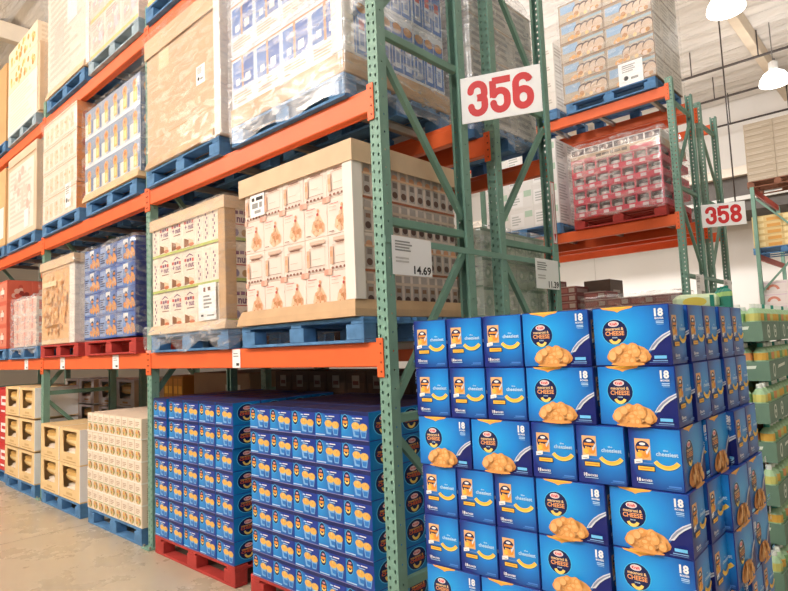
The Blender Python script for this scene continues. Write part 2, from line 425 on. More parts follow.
# ------------------------------------------------------------------ pallets
def make_pallet(m, w=1.2, d=1.0):
    t = empty('wooden_pallet'); h = .143
    mb = MB(); n = 7; bw = .105
    for i in range(n):
        y = (d-bw)*i/(n-1); mb.box(-w/2, y, h-.02, w/2, y+bw, h, m, .002)
    for x in (-w/2, -.05, w/2-.1): mb.box(x, 0, h-.038, x+.1, d, h-.0205, m, .002)
    mb.build('top_deck', t)
    mb = MB()
    for y in (0, d/2-.05, d-.1): mb.box(-w/2, y, 0, w/2, y+.1, .018, m, .002)
    mb.build('bottom_deck', t)
    for y in (0.001, d/2-.05, d-.101):
        for x, bw in ((-w/2, .145), (-.07, .14), (w/2-.145, .145)):
            mb = MB(); mb.box(x, y, .0185, x+bw, y+.1, h-.0385, m, .003); mb.build('block', t)
    return Proto(t)
PAL = {'blue': make_pallet(M('#5686b4', .7, var=.34, scale=9)), 'red': make_pallet(M('#b33a33', .7, var=.2, scale=9)),
       'pale': make_pallet(M('#9fb2bd', .75, var=.3, scale=7)), 'brown': make_pallet(M('#8a5b46', .75, var=.2, scale=9))}
def pallet(col, x0, x1, y, z, where, rotz=0):
    name = {'pale': 'weathered pale blue'}.get(col, col)
    PAL[col].put(((x0+x1)/2, y, z+.001), f'{name} wooden pallet {where}', 'pallet', 'wooden pallets', rotz)
PT = .1455   # load height above the pallet's bottom

# ------------------------------------------------------------------ artwork helpers
def cluster(cx, cy, rx, ry, n, r, mats, seed=1):
    rd = random.Random(seed); o = []
    for i in range(n):
        a = rd.uniform(0, 6.28); q = math.sqrt(rd.uniform(0, 1))
        o.append(('c', cx+rx*q*math.cos(a), cy+ry*q*math.sin(a), r*rd.uniform(.75, 1.15), mats[i % len(mats)]))
    return o
def lines(x0, y0, x1, y1, n, m, seed=1):
    rd = random.Random(seed); h = (y1-y0)/n
    return [('r', x0, y0+h*i+h*.25, x0+(x1-x0)*rd.uniform(.6, 1), y0+h*i+h*.75, m) for i in range(n)]
def carton(name, w, d, h, body, front=None, side=None, fm=None, sm=None, top=None, c=.003, back=True):
    """carton with its origin at the middle of its base"""
    mb = MB(); D = (-w/2, -d/2, 0, w/2, d/2, h)
    s = {}
    if fm: s['-y'] = fm; s['+y'] = fm
    if sm: s['+x'] = sm; s['-x'] = sm
    if top: s['+z'] = top
    mb.box(*D, body, c, s)
    if front:
        mb.art('-y', D, front)
        if back: mb.art('+y', D, front)
    if side: mb.art('+x', D, side); mb.art('-x', D, side)
    return Proto(mb.build(name))
def fill(P, nx, nz, ny, x0, y0, z0, w, d, h, lab, where, cat, group, top=False, right=True, gx=None, gap=.0015, jit=.002):
    """front row, right-hand column and (seen from above) top row of a stacked load"""
    for k in range(nz):
        for j in range(ny):
            for i in range(nx):
                if not (j == 0 or (right and i == nx-1) or (top and k == nz-1)): continue
                x = x0+w*(i+.5)+(gx(i, k) if gx else 0); dep = '' if j == 0 else ', '+ORD[j+1]+' back'
                side = f'{colname(i, nx)}' if nx > 1 else ''
                if j == 0: l = f'{lab}, {rowname(k, nz)}, {side}, {where}' if side else f'{lab}, {rowname(k, nz)}, {where}'
                else: l = f'{lab}, {rowname(k, nz)}, {side}{dep}, {where}' if i != nx-1 else f'{lab}, {rowname(k, nz)}{dep}, {where}'
                P.put((x+R(-jit, jit)*.3, y0+d*(j+.5)+(R(0, jit) if j == 0 else 0), z0+h*k), l, cat, group)

BLUEm = radial('printed_blue_cup_case', (-.09, -.115, .06), .22, '#1f96de', '#17318a', mid='#1763b8')
NAVY = M('#15235f', .35); NAVY2 = M('#0e1c52', .35); CYAN = M('#149fe3', .35); SKY = M('#5cc4f0', .4); ICE = M('#bcdcf2', .4)
YEL = M('#f5bf45', .45); YEL2 = M('#f9d36c', .45); ORG = M('#ea9436', .45); ORG2 = M('#f0a84c', .45); ORG3 = M('#d97e28', .45); PINK = M('#f3c7c4', .45)
TAN = M('#e3a868', .5)

# ---- cups-of-macaroni cases on the floor pallets
w, d, h = .2275, .232, .1575
front = [('r', 0, .86, 1, 1, NAVY), ('p', [(.3, .86), (1, .86), (1, .5), (.7, .62), (.45, .8)], M('#173a9a', .35)),
         ('e', .17, .60, .135, .28, SKY), ('e', .17, .60, .122, .26, NAVY2), ('r', .12, .70, .22, .76, PINK), ('t', 'Kraft', .13, .705, .21, .755, REDINK),
         ('r', .08, .56, .26, .65, ORG), ('a', .17, .56, .07, .06, 190, 350, YEL2),
         ('p', [(.42, .44), (.68, .42), (.64, .10), (.47, .12)], M('#7fb2de', .4)), ('p', [(.69, .42), (.94, .40), (.89, .10), (.74, .10)], M('#7fb2de', .4)),
         ('p', [(.5, .32), (.68, .31), (.66, .17), (.53, .18)], M('#2f7cc8', .4)), ('p', [(.74, .30), (.9, .3), (.88, .14), (.76, .14)], M('#2f7cc8', .4)),
         ('e', .55, .50, .145, .13, M('#e8b65c', .45)), ('e', .82, .47, .14, .13, M('#e8b65c', .45))] + cluster(.55, .52, .09, .06, 6, .05, [M('#f0cb82', .45), ORG2, M('#e8b65c', .45)], 3) + cluster(.82, .49, .09, .06, 6, .05, [M('#f0cb82', .45), ORG2, M('#e8b65c', .45)], 4) + \
        [('r', .44, .74, .54, .78, ICE), ('r', .57, .75, .80, .79, WHITE), ('r', .5, .67, .72, .695, ICE), ('r', .05, .06, .42, .1, ICE), ('r', 0, 0, 1, .025, M('#8f89bf', .4))]
side = [('e', .5, .52, .36, .41, SKY), ('e', .5, .52, .335, .38, NAVY2), ('e', .5, .73, .14, .09, PINK), ('t', 'Kraft', .40, .70, .60, .77, REDINK),
        ('t', 'macaroni &', .26, .545, .74, .635, ORG2), ('t', 'CHEESE', .24, .42, .76, .53, M('#e8672d', .4)), ('a', .5, .42, .15, .09, 195, 345, YEL2)]
CYANM = M('#1580c6', .35, var=.06, scale=3)
CUP = carton('macaroni_cup_case', w, d, h, M('#1a59b4', .4), front, side, BLUEm, CYANM, top=M('#33304f', .4))  # top panel darker: the shade under the shelf is put into its colour
for (x0, n_, g) in ((-1.298, 'on the near red pallet', None), (-2.715, 'on the far red pallet', lambda i, k: (.0 if k < 5 else -.012) if i == 0 else .012*i+(.014 if k >= 5 else 0))):
    fill(CUP, 5, 7, 4, x0, -.028, PT+.003, w+.0015, d+.003, h+.0012, 'blue macaroni cup case', n_, 'carton', 'blue macaroni cup cases on the floor pallets', top=True, gx=g)
pallet('red', -1.32, -.14, -.025, 0, 'under the cup cases next to the green corner post')
pallet('red', -2.72, -1.52, -.025, 0, 'under the cup cases at the second green post')

# ---- eighteen-pack cartons of the front display
L_, S_, H_ = .2315, .1515, .1815
FG = radial('printed_blue_front', (-.035, 0, .105), .19, '#1fb4f5', '#142a86', squash=(1, 3, .85), mid='#1583d6')
EG = radial('printed_blue_end', (0, .03, .112), .135, '#1fb4f5', '#12267c', squash=(3, .85, 1.0), mid='#157fd2')
rd = random.Random(5)
big = [('p', [(.60, 0), (1, 0), (1, .50), (.9, .42), (.78, .28), (.66, .1)], M('#14206b', .35)),
       ('p', [(.12, .999), (.56, .999), (.53, .968), (.44, .95), (.38, .93), (.345, .905), (.31, .93), (.22, .955), (.15, .97)], ORG2), ('p', [(.18, .999), (.5, .999), (.42, .972), (.3, .972)], YEL),
       ('c', .295, .575, .223, SKY), ('c', .295, .575, .213, NAVY2),
       ('e', .285, .715, .072, .048, WHITE), ('e', .285, .715, .064, .04, PINK), ('t', 'Kraft', .235, .69, .335, .738, REDINK),
       ('t', 'macaroni &', .175, .605, .415, .655, M('#f3cf95', .45)), ('t', 'CHEESE', .168, .515, .422, .592, M('#f0a468', .45)), ('t', 'DINNER', .26, .47, .33, .49, ICE),
       ('a', .295, .475, .058, .05, 198, 342, YEL2)]
big += [('p', [(.72, .245), (.76, .33), (.82, .42), (.90, .50), (1, .565), (1, .50), (.92, .435), (.85, .36), (.79, .26)], M('#d5d9e2', .3)),
        ('p', [(.735, .25), (.775, .335), (.83, .41), (.91, .485), (1, .545), (1, .525), (.915, .46), (.84, .38), (.78, .29)], M('#8d95aa', .3))]
MB1, MB2, MB3, MBD = M('#eaa962', .45), M('#efb877', .45), M('#e39d55', .45), M('#cd8747', .45)
big += [('e', .46, .15, .29, .15, MB3), ('e', .46, .19, .27, .17, MB1)]
for q in range(22):
    aa = rd.uniform(0, 6.28); rr = math.sqrt(rd.uniform(0, 1)); x_, y_ = .46+.225*rr*math.cos(aa), .19+.125*rr*math.sin(aa); w_ = rd.uniform(.045, .065); h_ = rd.uniform(.06, .08)
    big += [('e', x_+.003, y_-.007, w_, h_, MBD), ('e', x_, y_, w_, h_, (MB1, MB2, MB3)[q % 3]), ('e', x_-.008, y_+.014, w_*.5, h_*.4, MB2)]
big += [('e', .46, .03, .22, .03, MB3)]
big += [('tb', '18', .835, .80, .945, .935, WHITE), ('t', 'BOXES', .838, .755, .945, .785, WHITE), ('r', .85, .715, .945, .727, ICE), ('r', .85, .69, .945, .702, ICE),
        ('r', .86, .665, .945, .675, M('#7fb0e0', .4)), ('r', .80, .115, .95, .165, M('#6fc0ee', .4)), ('r', .78, .075, .96, .09, M('#7fa8d8', .4)), ('r', .74, .05, .96, .06, M('#5f86c0', .4))]
end = [('r', .12, .475, .42, .815, M('#eab67e', .5)), ('c', .27, .665, .115, NAVY2), ('e', .27, .73, .06, .022, WHITE), ('r', .16, .65, .38, .69, ORG), ('a', .27, .65, .05, .03, 200, 340, YEL2),
       ('c', .25, .555, .07, ORG2), ('c', .33, .565, .055, ORG), ('c', .20, .55, .04, YEL), ('p', [(.33, .6), (.42, .72), (.42, .66), (.35, .56)], M('#d5d9e2', .3)),
       ('p', [(.10, .40), (.255, .425), (.255, .475+.02), (.10, .47)], WHITE), ('r', .13, .43, .22, .44, GREYINK), ('r', .27, .415, .47, .43, M('#6d8fd0', .4)),
       ('r', .15, .295, .49, .385, NAVY2), ('r', .165, .305, .475, .37, YEL), ('r', .2, .33, .44, .345, ORG3),
       ('t', 'the', .66, .635, .755, .665, ICE), ('t', 'cheesiest', .525, .555, .935, .625, ICE), ('a', .715, .60, .19, .07, 217, 323, YEL2), ('a', .715, .60, .195, .045, 221, 319, YEL),
       ('t', '18', .13, .125, .205, .185, WHITE), ('t', 'BOXES', .22, .13, .42, .165, WHITE), ('r', .15, .10, .43, .11, ICE), ('r', .72, .075, .95, .10, M('#4f86cf', .4)), ('r', .68, .055, .95, .065, M('#4f86cf', .4))]
MAC = carton('macaroni_carton', L_, S_, H_, M('#132a80', .35), big, end, FG, EG, top=M('#1b4aa8', .35), c=.0025)
TH = math.radians(4.0); E0 = Vector((.659, -.553)); EU = Vector((math.cos(TH), math.sin(TH))); EV = Vector((-math.sin(TH), math.cos(TH)))
def disp(u, v, z, kind, label, skew=0.0, extra=0.0):
    """u, v: near left corner of the carton's footprint in the display's own axes; kind L shows the large face"""
    fw, fd = (L_, S_) if kind == 'L' else (S_, L_)
    a_ = TH+extra; p = E0+EU*(u+fw)+EV*v+Vector((-math.cos(a_), -math.sin(a_)))*(fw/2)+Vector((-math.sin(a_), math.cos(a_)))*(fd/2)
    MAC.put((p.x, p.y, z), label, 'carton', 'blue macaroni cartons of the front display', a_+(0 if kind == 'L' else -math.pi/2))
LH = .1828; ZT = 1.708; NL = 8; g = .0042
pat = ['SSSLL', 'SSSLL', 'LLSSS', 'SSSLL', 'SSSLL', 'LLSSS', 'SSSLL', 'LLSSS']
shift = [0, .003, .005, .014, .014, .014, .018, .018]
sidepat = ['SSSS', 'SSSS', 'LSS', 'SLL', 'SLL', 'LSS', 'SLL', 'LSS']
ln2 = ['top', 'second', 'third', 'fourth', 'fifth', 'sixth', 'seventh', 'bottom']
for k in range(NL):
    z = ZT-LH*(k+1); u = shift[k]
    nm = ln2[k]+(' layer' if k in (0, NL-1) else ' layer down')
    for i, c in enumerate(pat[k]):
        fc = 'scoop picture' if c == 'L' else 'noodle smile'
        disp(u+(.004 if i == 4 else 0), 0 if i < 4 else .004, z, c, extra=-math.radians(2.2) if i == 4 else 0, label=f'blue macaroni carton showing its {fc}, display {nm}, {colname(i, 5)}')
        u += (L_ if c == 'L' else S_)+g
    uend = u-g
    v = (S_ if pat[k][-1] == 'L' else L_)+.006; sd = -TH-math.radians(.3)
    for j, c in enumerate(sidepat[k]):     # c names the face turned to the right-hand side
        du = .006+(.006*(j > 1) if k < 2 else .022 if j >= 1 else 0)
        fw, fd = (L_, S_) if c == 'S' else (S_, L_)
        kind = 'L' if c == 'S' else 'S'
        fc = 'noodle smile' if c == 'S' else 'scoop picture'
        out = math.tan(TH+math.radians(.3))*v
        disp(uend-fw+du+out, v+.012, z, kind, f'blue macaroni carton on display right side, its {fc} outward, {nm}, {ORD[j+2]} back', extra=sd)
        v += fd+.003+(.014 if j == 1 and k < 2 else 0)
zb = ZT-LH*NL
pc = E0+EU*.47-EV*.0
for q in range(2):
    mbz = (zb-.002-.1445*(1-q)) - .1435
o = PAL['blue'].put((pc.x, pc.y, zb-.146), 'blue wooden pallet directly under the macaroni display', 'pallet', 'wooden pallets', TH)
mb = MB(); mb.box(-.58, .02, 0, .58, .98, zb-.147, KRAFT, .004); tag(mb.build('display_riser', loc=(pc.x, pc.y, 0), rotz=TH), 'brown cardboard riser on the floor below the display pallet', 'riser')

# ---- beige cartons of bottles (floor, second bay)
w, d, h = .134, .3, .184
BEI = M('#e9d6bd', .6)
front = [('r', .06, .03, .94, .97, M('#f0e3cf', .6)), ('e', .5, .26, .40, .22, M('#d9bd8f', .6))] + cluster(.5, .26, .34, .17, 16, .06, [M('#d9773f', .5), M('#8fa35a', .5), M('#e8b45a', .5), M('#b85a3c', .5)], 2) + \
        lines(.2, .62, .8, .86, 3, M('#c7a88a', .6)) + [('r', 0, 0, .03, 1, M('#b89c7a', .6)), ('r', .1, .5, .9, .54, M('#a8b27a', .6))]
P = carton('soup_carton', w, d, h, BEI, front, lines(.15, .2, .85, .8, 6, M('#c9b394', .6)))
fill(P, 9, 5, 3, -4.17, -.035, PT+.003, w+.0015, d+.003, h+.0012, 'beige food carton', 'at second post', 'carton', 'beige food cartons on the blue pallet', top=True)
for k, zz in enumerate((.9, .71, .525, .34)):
    mb = MB(); mb.box(-4.175, -.0395, zz-.008, -2.945, -.0375, zz+.004, M('#f4ede0', .5)); mb.box(-2.9445, -.0395, zz-.008, -2.9425, .9, zz+.004, M('#f4ede0', .5))
    tag(mb.build('slip_sheet_edge'), f'white slip sheet edge, {ORD[k+1]} seam down between beige food cartons', 'slip sheet', 'slip sheets of the beige cartons')
pallet('blue', -4.17, -2.96, -.03, 0, 'under the beige food cartons')

# ---- produce bins with a window
def make_bin(m, w=.605, d=.48, h=.366):
    t = empty('produce_bin'); mb = MB(); th = .012; a, b, c2, e = -.205, .205, .11, h-.03
    mb.box(-w/2, -d/2, 0, w/2, d/2, th, m); mb.box(-w/2, -d/2, th, -w/2+th, d/2, h, m); mb.box(w/2-th, -d/2, th, w/2, d/2, h, WHITE if m is not WHITE else KRAFTL, 0, None)
    mb.box(-w/2+th, d/2-th, th, w/2-th, d/2, h, m)
    y0, y1 = -d/2, -d/2+th
    mb.box(-w/2+th, y0, th, w/2-th, y1, c2, m); mb.box(-w/2+th, y0, c2, a, y1, h, m); mb.box(b, y0, c2, w/2-th, y1, h, m); mb.box(a, y0, e, b, y1, h, m)
    for sx in (-1, 1): mb.poly([(sx*.205, y0-.0003, e), (sx*.205, y0-.0003, c2), (sx*.165, y0-.0003, c2)][::sx], m)
    mb.art('-y', (-w/2, -d/2, 0, w/2, d/2, h), [('r', .36, .13, .64, .2, M('#cfa870', .6)), ('r', .2, .06, .8, .08, M('#b98e55', .6))])
    mb.build('bin_body', t)
    mb = MB(); mb.box(-w/2+.02, -d/2+.02, h-.012, w/2-.02, d/2-.02, h-.001, m); mb.build('lid', t)
    return Proto(t)
def lump(name, rx, ry, rz, mats, seed):
    rd = random.Random(seed); mb = MB(); n, k = 14, 8
    P_ = [[rd.uniform(.84, 1.06) for _ in range(n)] for _ in range(k+1)]; vs = []
    for j in range(k+1):
        a = math.pi*j/k-math.pi/2
        for i in range(n):
            b = 2*math.pi*i/n; q = P_[j][i] if 0 < j < k else .95
            sx = math.copysign(abs(math.cos(b))**.35, math.cos(b)); sy = math.copysign(abs(math.sin(b))**.35, math.sin(b))
            vs.append((rx*q*abs(math.cos(a))**.35*sx if abs(math.cos(a)) > 1e-6 else 0, ry*q*(max(math.cos(a), 0)**.35)*sy, rz+rz*q*math.sin(a)))
    fs = [(j*n+i, j*n+(i+1) % n, (j+1)*n+(i+1) % n, (j+1)*n+i) for j in range(k) for i in range(n)]
    for m in mats: mb.mi(m)
    mb.mesh(vs, fs, mats[0])
    for i in range(len(mb.m)): mb.m[i] = mb.mi(mats[(i*7) % len(mats)]) if rd.random() < .35 else mb.m[i]
    return Proto(mb.build(name, smooth=True))
BINm = M('#e6c691', .65, var=.06, scale=5)
BIN = make_bin(BINm); BINW = make_bin(WHITE)
BAGG = lump('food_bag', .255, .205, .085, [M('#dcb066', .4), M('#efd49c', .4), M('#b88d4a', .4)], 2)
BAGW = lump('food_bag', .255, .205, .066, [M('#ead9c4', .4), M('#f3e9dc', .4), M('#d8a070', .4)], 3)
def bins(P, nx, nz, x0, y0, z0, where, bag=True, w=.62, h=.37):
    for k in range(nz):
        for i in range(nx):
            cn = 'left' if i == 0 else 'right'; x = x0+w*(i+.5)
            P.put((x, y0+.245, z0+h*k), f'produce bin with window, {rowname(k, nz)}, {cn} one, {where}', 'produce bin', 'windowed produce bins')
            if bag:
                BAGW.put((x, y0+.232, z0+h*k+.016), f'pale food bag low in the {cn} bin, {rowname(k, nz)}, {where}', 'food bag', 'food bags in the produce bins')
                BAGG.put((x, y0+.232, z0+h*k+.152), f'golden food bag high in the {cn} bin, {rowname(k, nz)}, {where}', 'food bag', 'food bags in the produce bins')
bins(BIN, 2, 2, -5.585, -.045, PT+.003, 'beside beige cartons')
bins(BIN, 2, 3, -7.04, -.045, PT+.003, 'beyond third post', h=.385)
pallet('blue', -5.56, -4.34, -.04, 0, 'under the two-high produce bins')
pallet('blue', -7.0, -5.78, -.04, 0, 'under the three-high produce bins')
RED = M('#cf2f2f', .5)
P = carton('red_case', .38, .45, .36, RED, [('r', .1, .4, .9, .75, WHITE), ('r', .2, .52, .8, .64, REDINK), ('r', .1, .15, .6, .22, WHITE)])
fill(P, 3, 3, 1, -8.24, 0, PT+.003, .383, .46, .363, 'red case', 'floor beyond the produce bins', 'carton', 'red cases at the far end')
pallet('blue', -8.3, -7.1, 0, 0, 'under the red cases at the far end')

# ------------------------------------------------------------------ level one loads
Y0 = -.035; Z1 = LEV[0]+PT+.002; Z2 = LEV[1]+PT+.002; Z3 = LEV[2]+PT+.002
def tray(name, x0, x1, y0, y1, z0, h, label, m=KRAFT, bulge=.03):
    """low cardboard tray whose walls lean out"""
    mb = MB(); t = .006; b = bulge
    o = [(x0, y0), (x1, y0), (x1, y1), (x0, y1)]; c = [(x0-b, y0-b), (x1+b, y0-b), (x1+b, y1+b*.3), (x0-b, y1+b*.3)]
    mid = [((o[i][0]*.25+c[i][0]*.75), (o[i][1]*.25+c[i][1]*.75)) for i in range(4)]
    for i in range(4):
        j = (i+1) % 4
        for A, B, za, zb_ in ((o, mid, z0+h, z0+h*.45), (mid, c, z0+h*.45, z0+.002)):
            mb.poly([(*B[i], zb_), (*B[j], zb_), (*A[j], za), (*A[i], za)], m)
        mb.poly([(*o[i], z0+h), (*o[j], z0+h), (o[j][0]*.97+(x0+x1)*.015, o[j][1]+(.02 if j < 2 else -.02), z0+h), (o[i][0]*.97+(x0+x1)*.015, o[i][1]+(.02 if i < 2 else -.02), z0+h)], m)
    mb.poly([(*p, z0+.002) for p in c[::-1]], m)
    return tag(mb.build(name), label, 'tray')
def cap(x0, x1, y0, y1, z, h, label, m=KRAFTL):
    mb = MB(); mb.box(x0, y0, z, x1, y1, z+.006, m)
    for a, b in (((x0, y0-.006, z-h), (x1, y0, z+.006)), ((x0, y1, z-h), (x1, y1+.006, z+.006)), ((x1, y0-.006, z-h), (x1+.006, y1+.006, z+.006)), ((x0-.006, y0-.006, z-h), (x0, y1+.006, z+.006))):
        mb.box(*a, *b, m, .001)
    return tag(mb.build('cardboard_sheet'), label, 'cardboard sheet')
def corner(x, y, z0, z1, label, w=.09, m=CREAM):
    mb = MB(); mb.box(x-w, y-.006, z0, x+.006, y, z1, m, .001); mb.box(x, y, z0, x+.006, y+w, z1, m, .001)
    return tag(mb.build('corner_board'), label, 'corner board', 'cardboard corner boards')
# cookies
CK = M('#ebdacd', .55); BRN = M('#8a5a48', .6); TER = M('#dc9f78', .5); TER2 = M('#ebc3a0', .5); RO = M('#c8504a', .5); LBR = M('#c9a58e', .6)
w, d, h = .2145, .32, .43
front = [('r', .01, .0, .02, 1, LBR), ('r', 0, .5, 1, .507, LBR)] + [('p', [(.3, .1), (.5, .02), (.86, .06), (.9, .16), (.7, .3), (.62, .36), (.52, .28), (.34, .2)], TER2)] + cluster(.6, .15, .26, .095, 26, .034, [TER, TER2, M('#c98a5c', .5), M('#e2b48e', .5)], 4) + \
        [('c', .6, .33, .022, RO), ('c', .63, .38, .026, TER), ('c', .57, .28, .03, TER2), ('r', .12, .42, .5, .428, RO), ('r', .12, .38, .4, .386, LBR), ('r', .12, .33, .42, .336, LBR), ('r', .1, .04, .3, .05, BRN),
         ('r', .0, .455, .16, .535, M('#dca28c', .5)), ('r', .02, .462, .14, .528, M('#e6b9a4', .5)), ('r', .84, .455, 1, .535, M('#dca28c', .5))] + \
        [('r', .22, .60, .9, .607, BRN), ('r', .22, .86, .9, .867, LBR), ('r', .22, .60, .235, .86, LBR), ('r', .89, .60, .9, .86, LBR), ('r', .1, .60, .22, .84, M('#e2b295', .5)), ('r', .1, .7, .2, .78, TER), ('r', .25, .91, .9, .96, M('#dcb9a4', .5)), ('r', .34, .88, .8, .896, BRN), ('r', .35, .7, .7, .706, LBR)] + \
        [('e', .2+.16*q, .545, .05, .018, BRN) for q in range(5)]
side = []
for q in range(4):
    x = .02+.245*q
    side += [('r', x+.04, .03, x+.215, .44, M('#b9aaa0', .5)), ('r', x+.04, .53, x+.215, .95, M('#c4b8b0', .5)), ('e', x+.127, .10, .075, .05, M('#5a4038', .5)), ('e', x+.127, .60, .075, .05, M('#6e5145', .5)),
             ('r', x+.07, .2, x+.19, .26, M('#8f6b52', .5)), ('r', x+.07, .7, x+.19, .78, M('#8a7a72', .5)), ('e', x+.127, .85, .08, .045, TER)]
side += [('r', 0, .465, 1, .5, M('#b06a4a', .5)), ('r', 0, .8, 1, .83, TER2), ('r', 0, .3, 1, .34, M('#d9c3ae', .5))]
P = carton('snack_carton', w, d, h, CK, front, side)
fill(P, 5, 2, 3, -1.293, Y0, Z1+.062, w+.001, d+.002, h+.001, 'cream snack carton with orange nut print', 'under tall cap', 'carton', 'cream snack cartons on the lower shelf')
tray('bulging_tray', -1.335, -.205, -.044, .955, Z1, .10, 'bulging brown cardboard tray under the cream snack cartons', KRAFT, .028)
cap(-1.335, -.19, -.046, .955, Z1+.062+.864+.085, .12, 'brown cardboard cap on the cream snack cartons')
corner(-.2, -.040, Z1+.1, Z1+.062+.86, 'white corner board of the cream snack cartons beside green post', .075)
mb = MB(); mb.box(-1.21, -.0435, 2.52, -1.05, -.0415, 2.67, PAPER); mb.art('-y', (-1.21, -.0435, 2.52, -1.05, -.0415, 2.67), [('r', .1, .72, .3, .88, INK), ('r', .42, .72, .9, .88, INK), ('r', .12, .38, .55, .62, GREYINK), ('r', .65, .38, .85, .62, GREYINK), ('r', .3, .14, .75, .28, GREYINK)])
tag(mb.build('pallet_ticket'), 'small white printed ticket at the upper corner of the cream snack cartons', 'ticket')
pallet('blue', -1.36, -.14, -.04, LEV[0], 'under the bulging brown tray')
# cereal / nut cartons
PUR = M('#7c4a6e', .55); GRN = M('#b9c36a', .55); NC = M('#f1e2d0', .55)
w, d, h = .205, .31, .292
front = [('r', .14, .71, .3, .79, RO), ('r', .34, .70, .5, .78, PUR), ('r', .54, .71, .68, .79, PUR), ('r', .72, .69, .86, .78, RO), ('t', '+ nut', .2, .54, .86, .68, PUR), ('r', .3, .47, .86, .495, BRN), ('p', [(.3, .82), (.55, .88), (.82, .82), (.82, .84), (.55, .92), (.3, .85)], PUR),
         ('r', 0, 0, 1, .07, GRN), ('p', [(.15, .08), (.15, .33), (.5, .26), (.5, .10)], M('#8b5a36', .5)), ('p', [(.5, .12), (.5, .30), (.85, .22), (.85, .12)], TER2), ('e', .7, .12, .2, .05, M('#c9703f', .5)), ('r', 0, .97, 1, 1, M('#d9cdb8', .6))]
spine = [('r', .0, 0, 1, .07, GRN)] + [('r', .36+.18*(q % 2), .15+.1*q, .50+.18*(q % 2), .22+.1*q, PUR) for q in range(7)]
side = [('r', .08, .68, .2, .77, RO), ('r', .23, .67, .34, .76, PUR), ('r', .37, .68, .48, .77, PUR), ('r', .51, .66, .6, .76, RO), ('t', '+ nut', .1, .46, .6, .63, PUR), ('r', .1, .4, .55, .425, RO), ('c', .25, .2, .10, M('#9c8fa8', .5)), ('c', .5, .2, .09, M('#c9a070', .5)), ('r', 0, 0, 1, .08, GRN), ('r', .66, .1, .67, .95, GREYINK)]
P = carton('granola_carton', w, d, h, NC, front, side)
PS = carton('granola_carton', .108, d, h, NC, spine, side)
zc = Z1+.045
for k in range(3):
    zk = zc+(h+.008)*k; rn = rowname(k, 3)
    PS.put((-2.652, Y0+d/2, zk), f'cream granola carton turned spine out at the far edge, {rn}, second load', 'carton', 'granola cartons on the lower shelf')
    for i in range(3): P.put((-2.597+.2065*(i+.5), Y0+d/2, zk), f'cream granola carton face on, {rn}, {("left", "middle", "right")[i]} of three faces, second load', 'carton', 'granola cartons on the lower shelf')
    for i in range(4):
        PS.put((-1.977+.1085*(i+.5), Y0+d/2, zk), f'granola carton turned spine out, {rn}, {ORD[4-i]} from the brown corner board', 'carton', 'granola cartons on the lower shelf')
    for j in range(2): PS.put((-1.977+.1085*3.5, Y0+.002+(d+.002)*(j+1.5), zk), f'granola carton on the load side, {rn}, {ORD[j+2]} back from aisle', 'carton', 'granola cartons on the lower shelf')
tray('bulging_tray', -2.71, -1.545, -.044, .945, Z1, .07, 'brown tray with loose wrap under the granola cartons', KRAFTL, .022)
cap(-2.72, -1.54, -.046, .95, zc+.90+.018, .085, 'brown cardboard cap on the granola cartons')
corner(-1.545, -.040, Z1+.07, zc+.885, 'brown corner board at the granola cartons', .085, KRAFT)
def ticket(x0, x1, z0, z1, y, label, items=None, name='pallet_ticket'):
    mb = MB(); D = (x0, y-.002, z0, x1, y, z1); mb.box(*D, PAPER)
    mb.art('-y', D, items or (lines(.15, .55, .8, .9, 4, GREYINK, 3)+[('c', .3, .3, .1, INK), ('r', .5, .2, .8, .3, GREYINK)]))
    return tag(mb.build(name), label, 'ticket')
ticket(-1.905, -1.655, 1.86, 2.13, -.055, 'large white ticket low on the granola cartons', [('r', .3, .78, .42, .9, BRN), ('r', .55, .8, .7, .9, BRN)]+lines(.3, .3, .8, .7, 4, GREYINK)+[('r', .15, .1, .3, .16, INK), ('r', .5, .1, .9, .14, GREYINK)])
pallet('blue', -2.74, -1.52, -.04, LEV[0], 'under the granola cartons')
# blue snack load
w, d, h = .40, .32, .226
BL2 = radial('printed_blue_snack', (0, -.2, .12), .32, '#7aa7dd', '#2a3a80', mid='#4a72bd')
front = [('r', .02, .1, .35, .9, M('#9db4de', .45)), ('r', .36, .75, .62, .95, WHITE), ('c', .52, .68, .14, NAVY), ('r', .44, .62, .6, .72, ORG)] + cluster(.56, .3, .14, .16, 9, .11, [ORG, ORG2, TER], 3) + \
        [('c', .86, .68, .13, NAVY), ('r', .8, .62, .93, .72, ORG)] + cluster(.86, .3, .1, .16, 8, .10, [ORG, ORG2, TER], 5) + lines(.06, .2, .32, .7, 5, NAVY, 2)
side = end
P = carton('snack_case', w, d, h, M('#2b3f8c', .4), front, None, BL2, EG)
mbx = P.o.data
fill(P, 3, 4, 3, -4.26, Y0, Z1+.012, w+.002, d+.002, h+.001, 'blue wrapped snack case', 'on red pallet', 'carton', 'blue snack cases on the lower shelf')
pallet('red', -4.25, -3.02, -.04, LEV[0], 'under the blue wrapped snack cases')
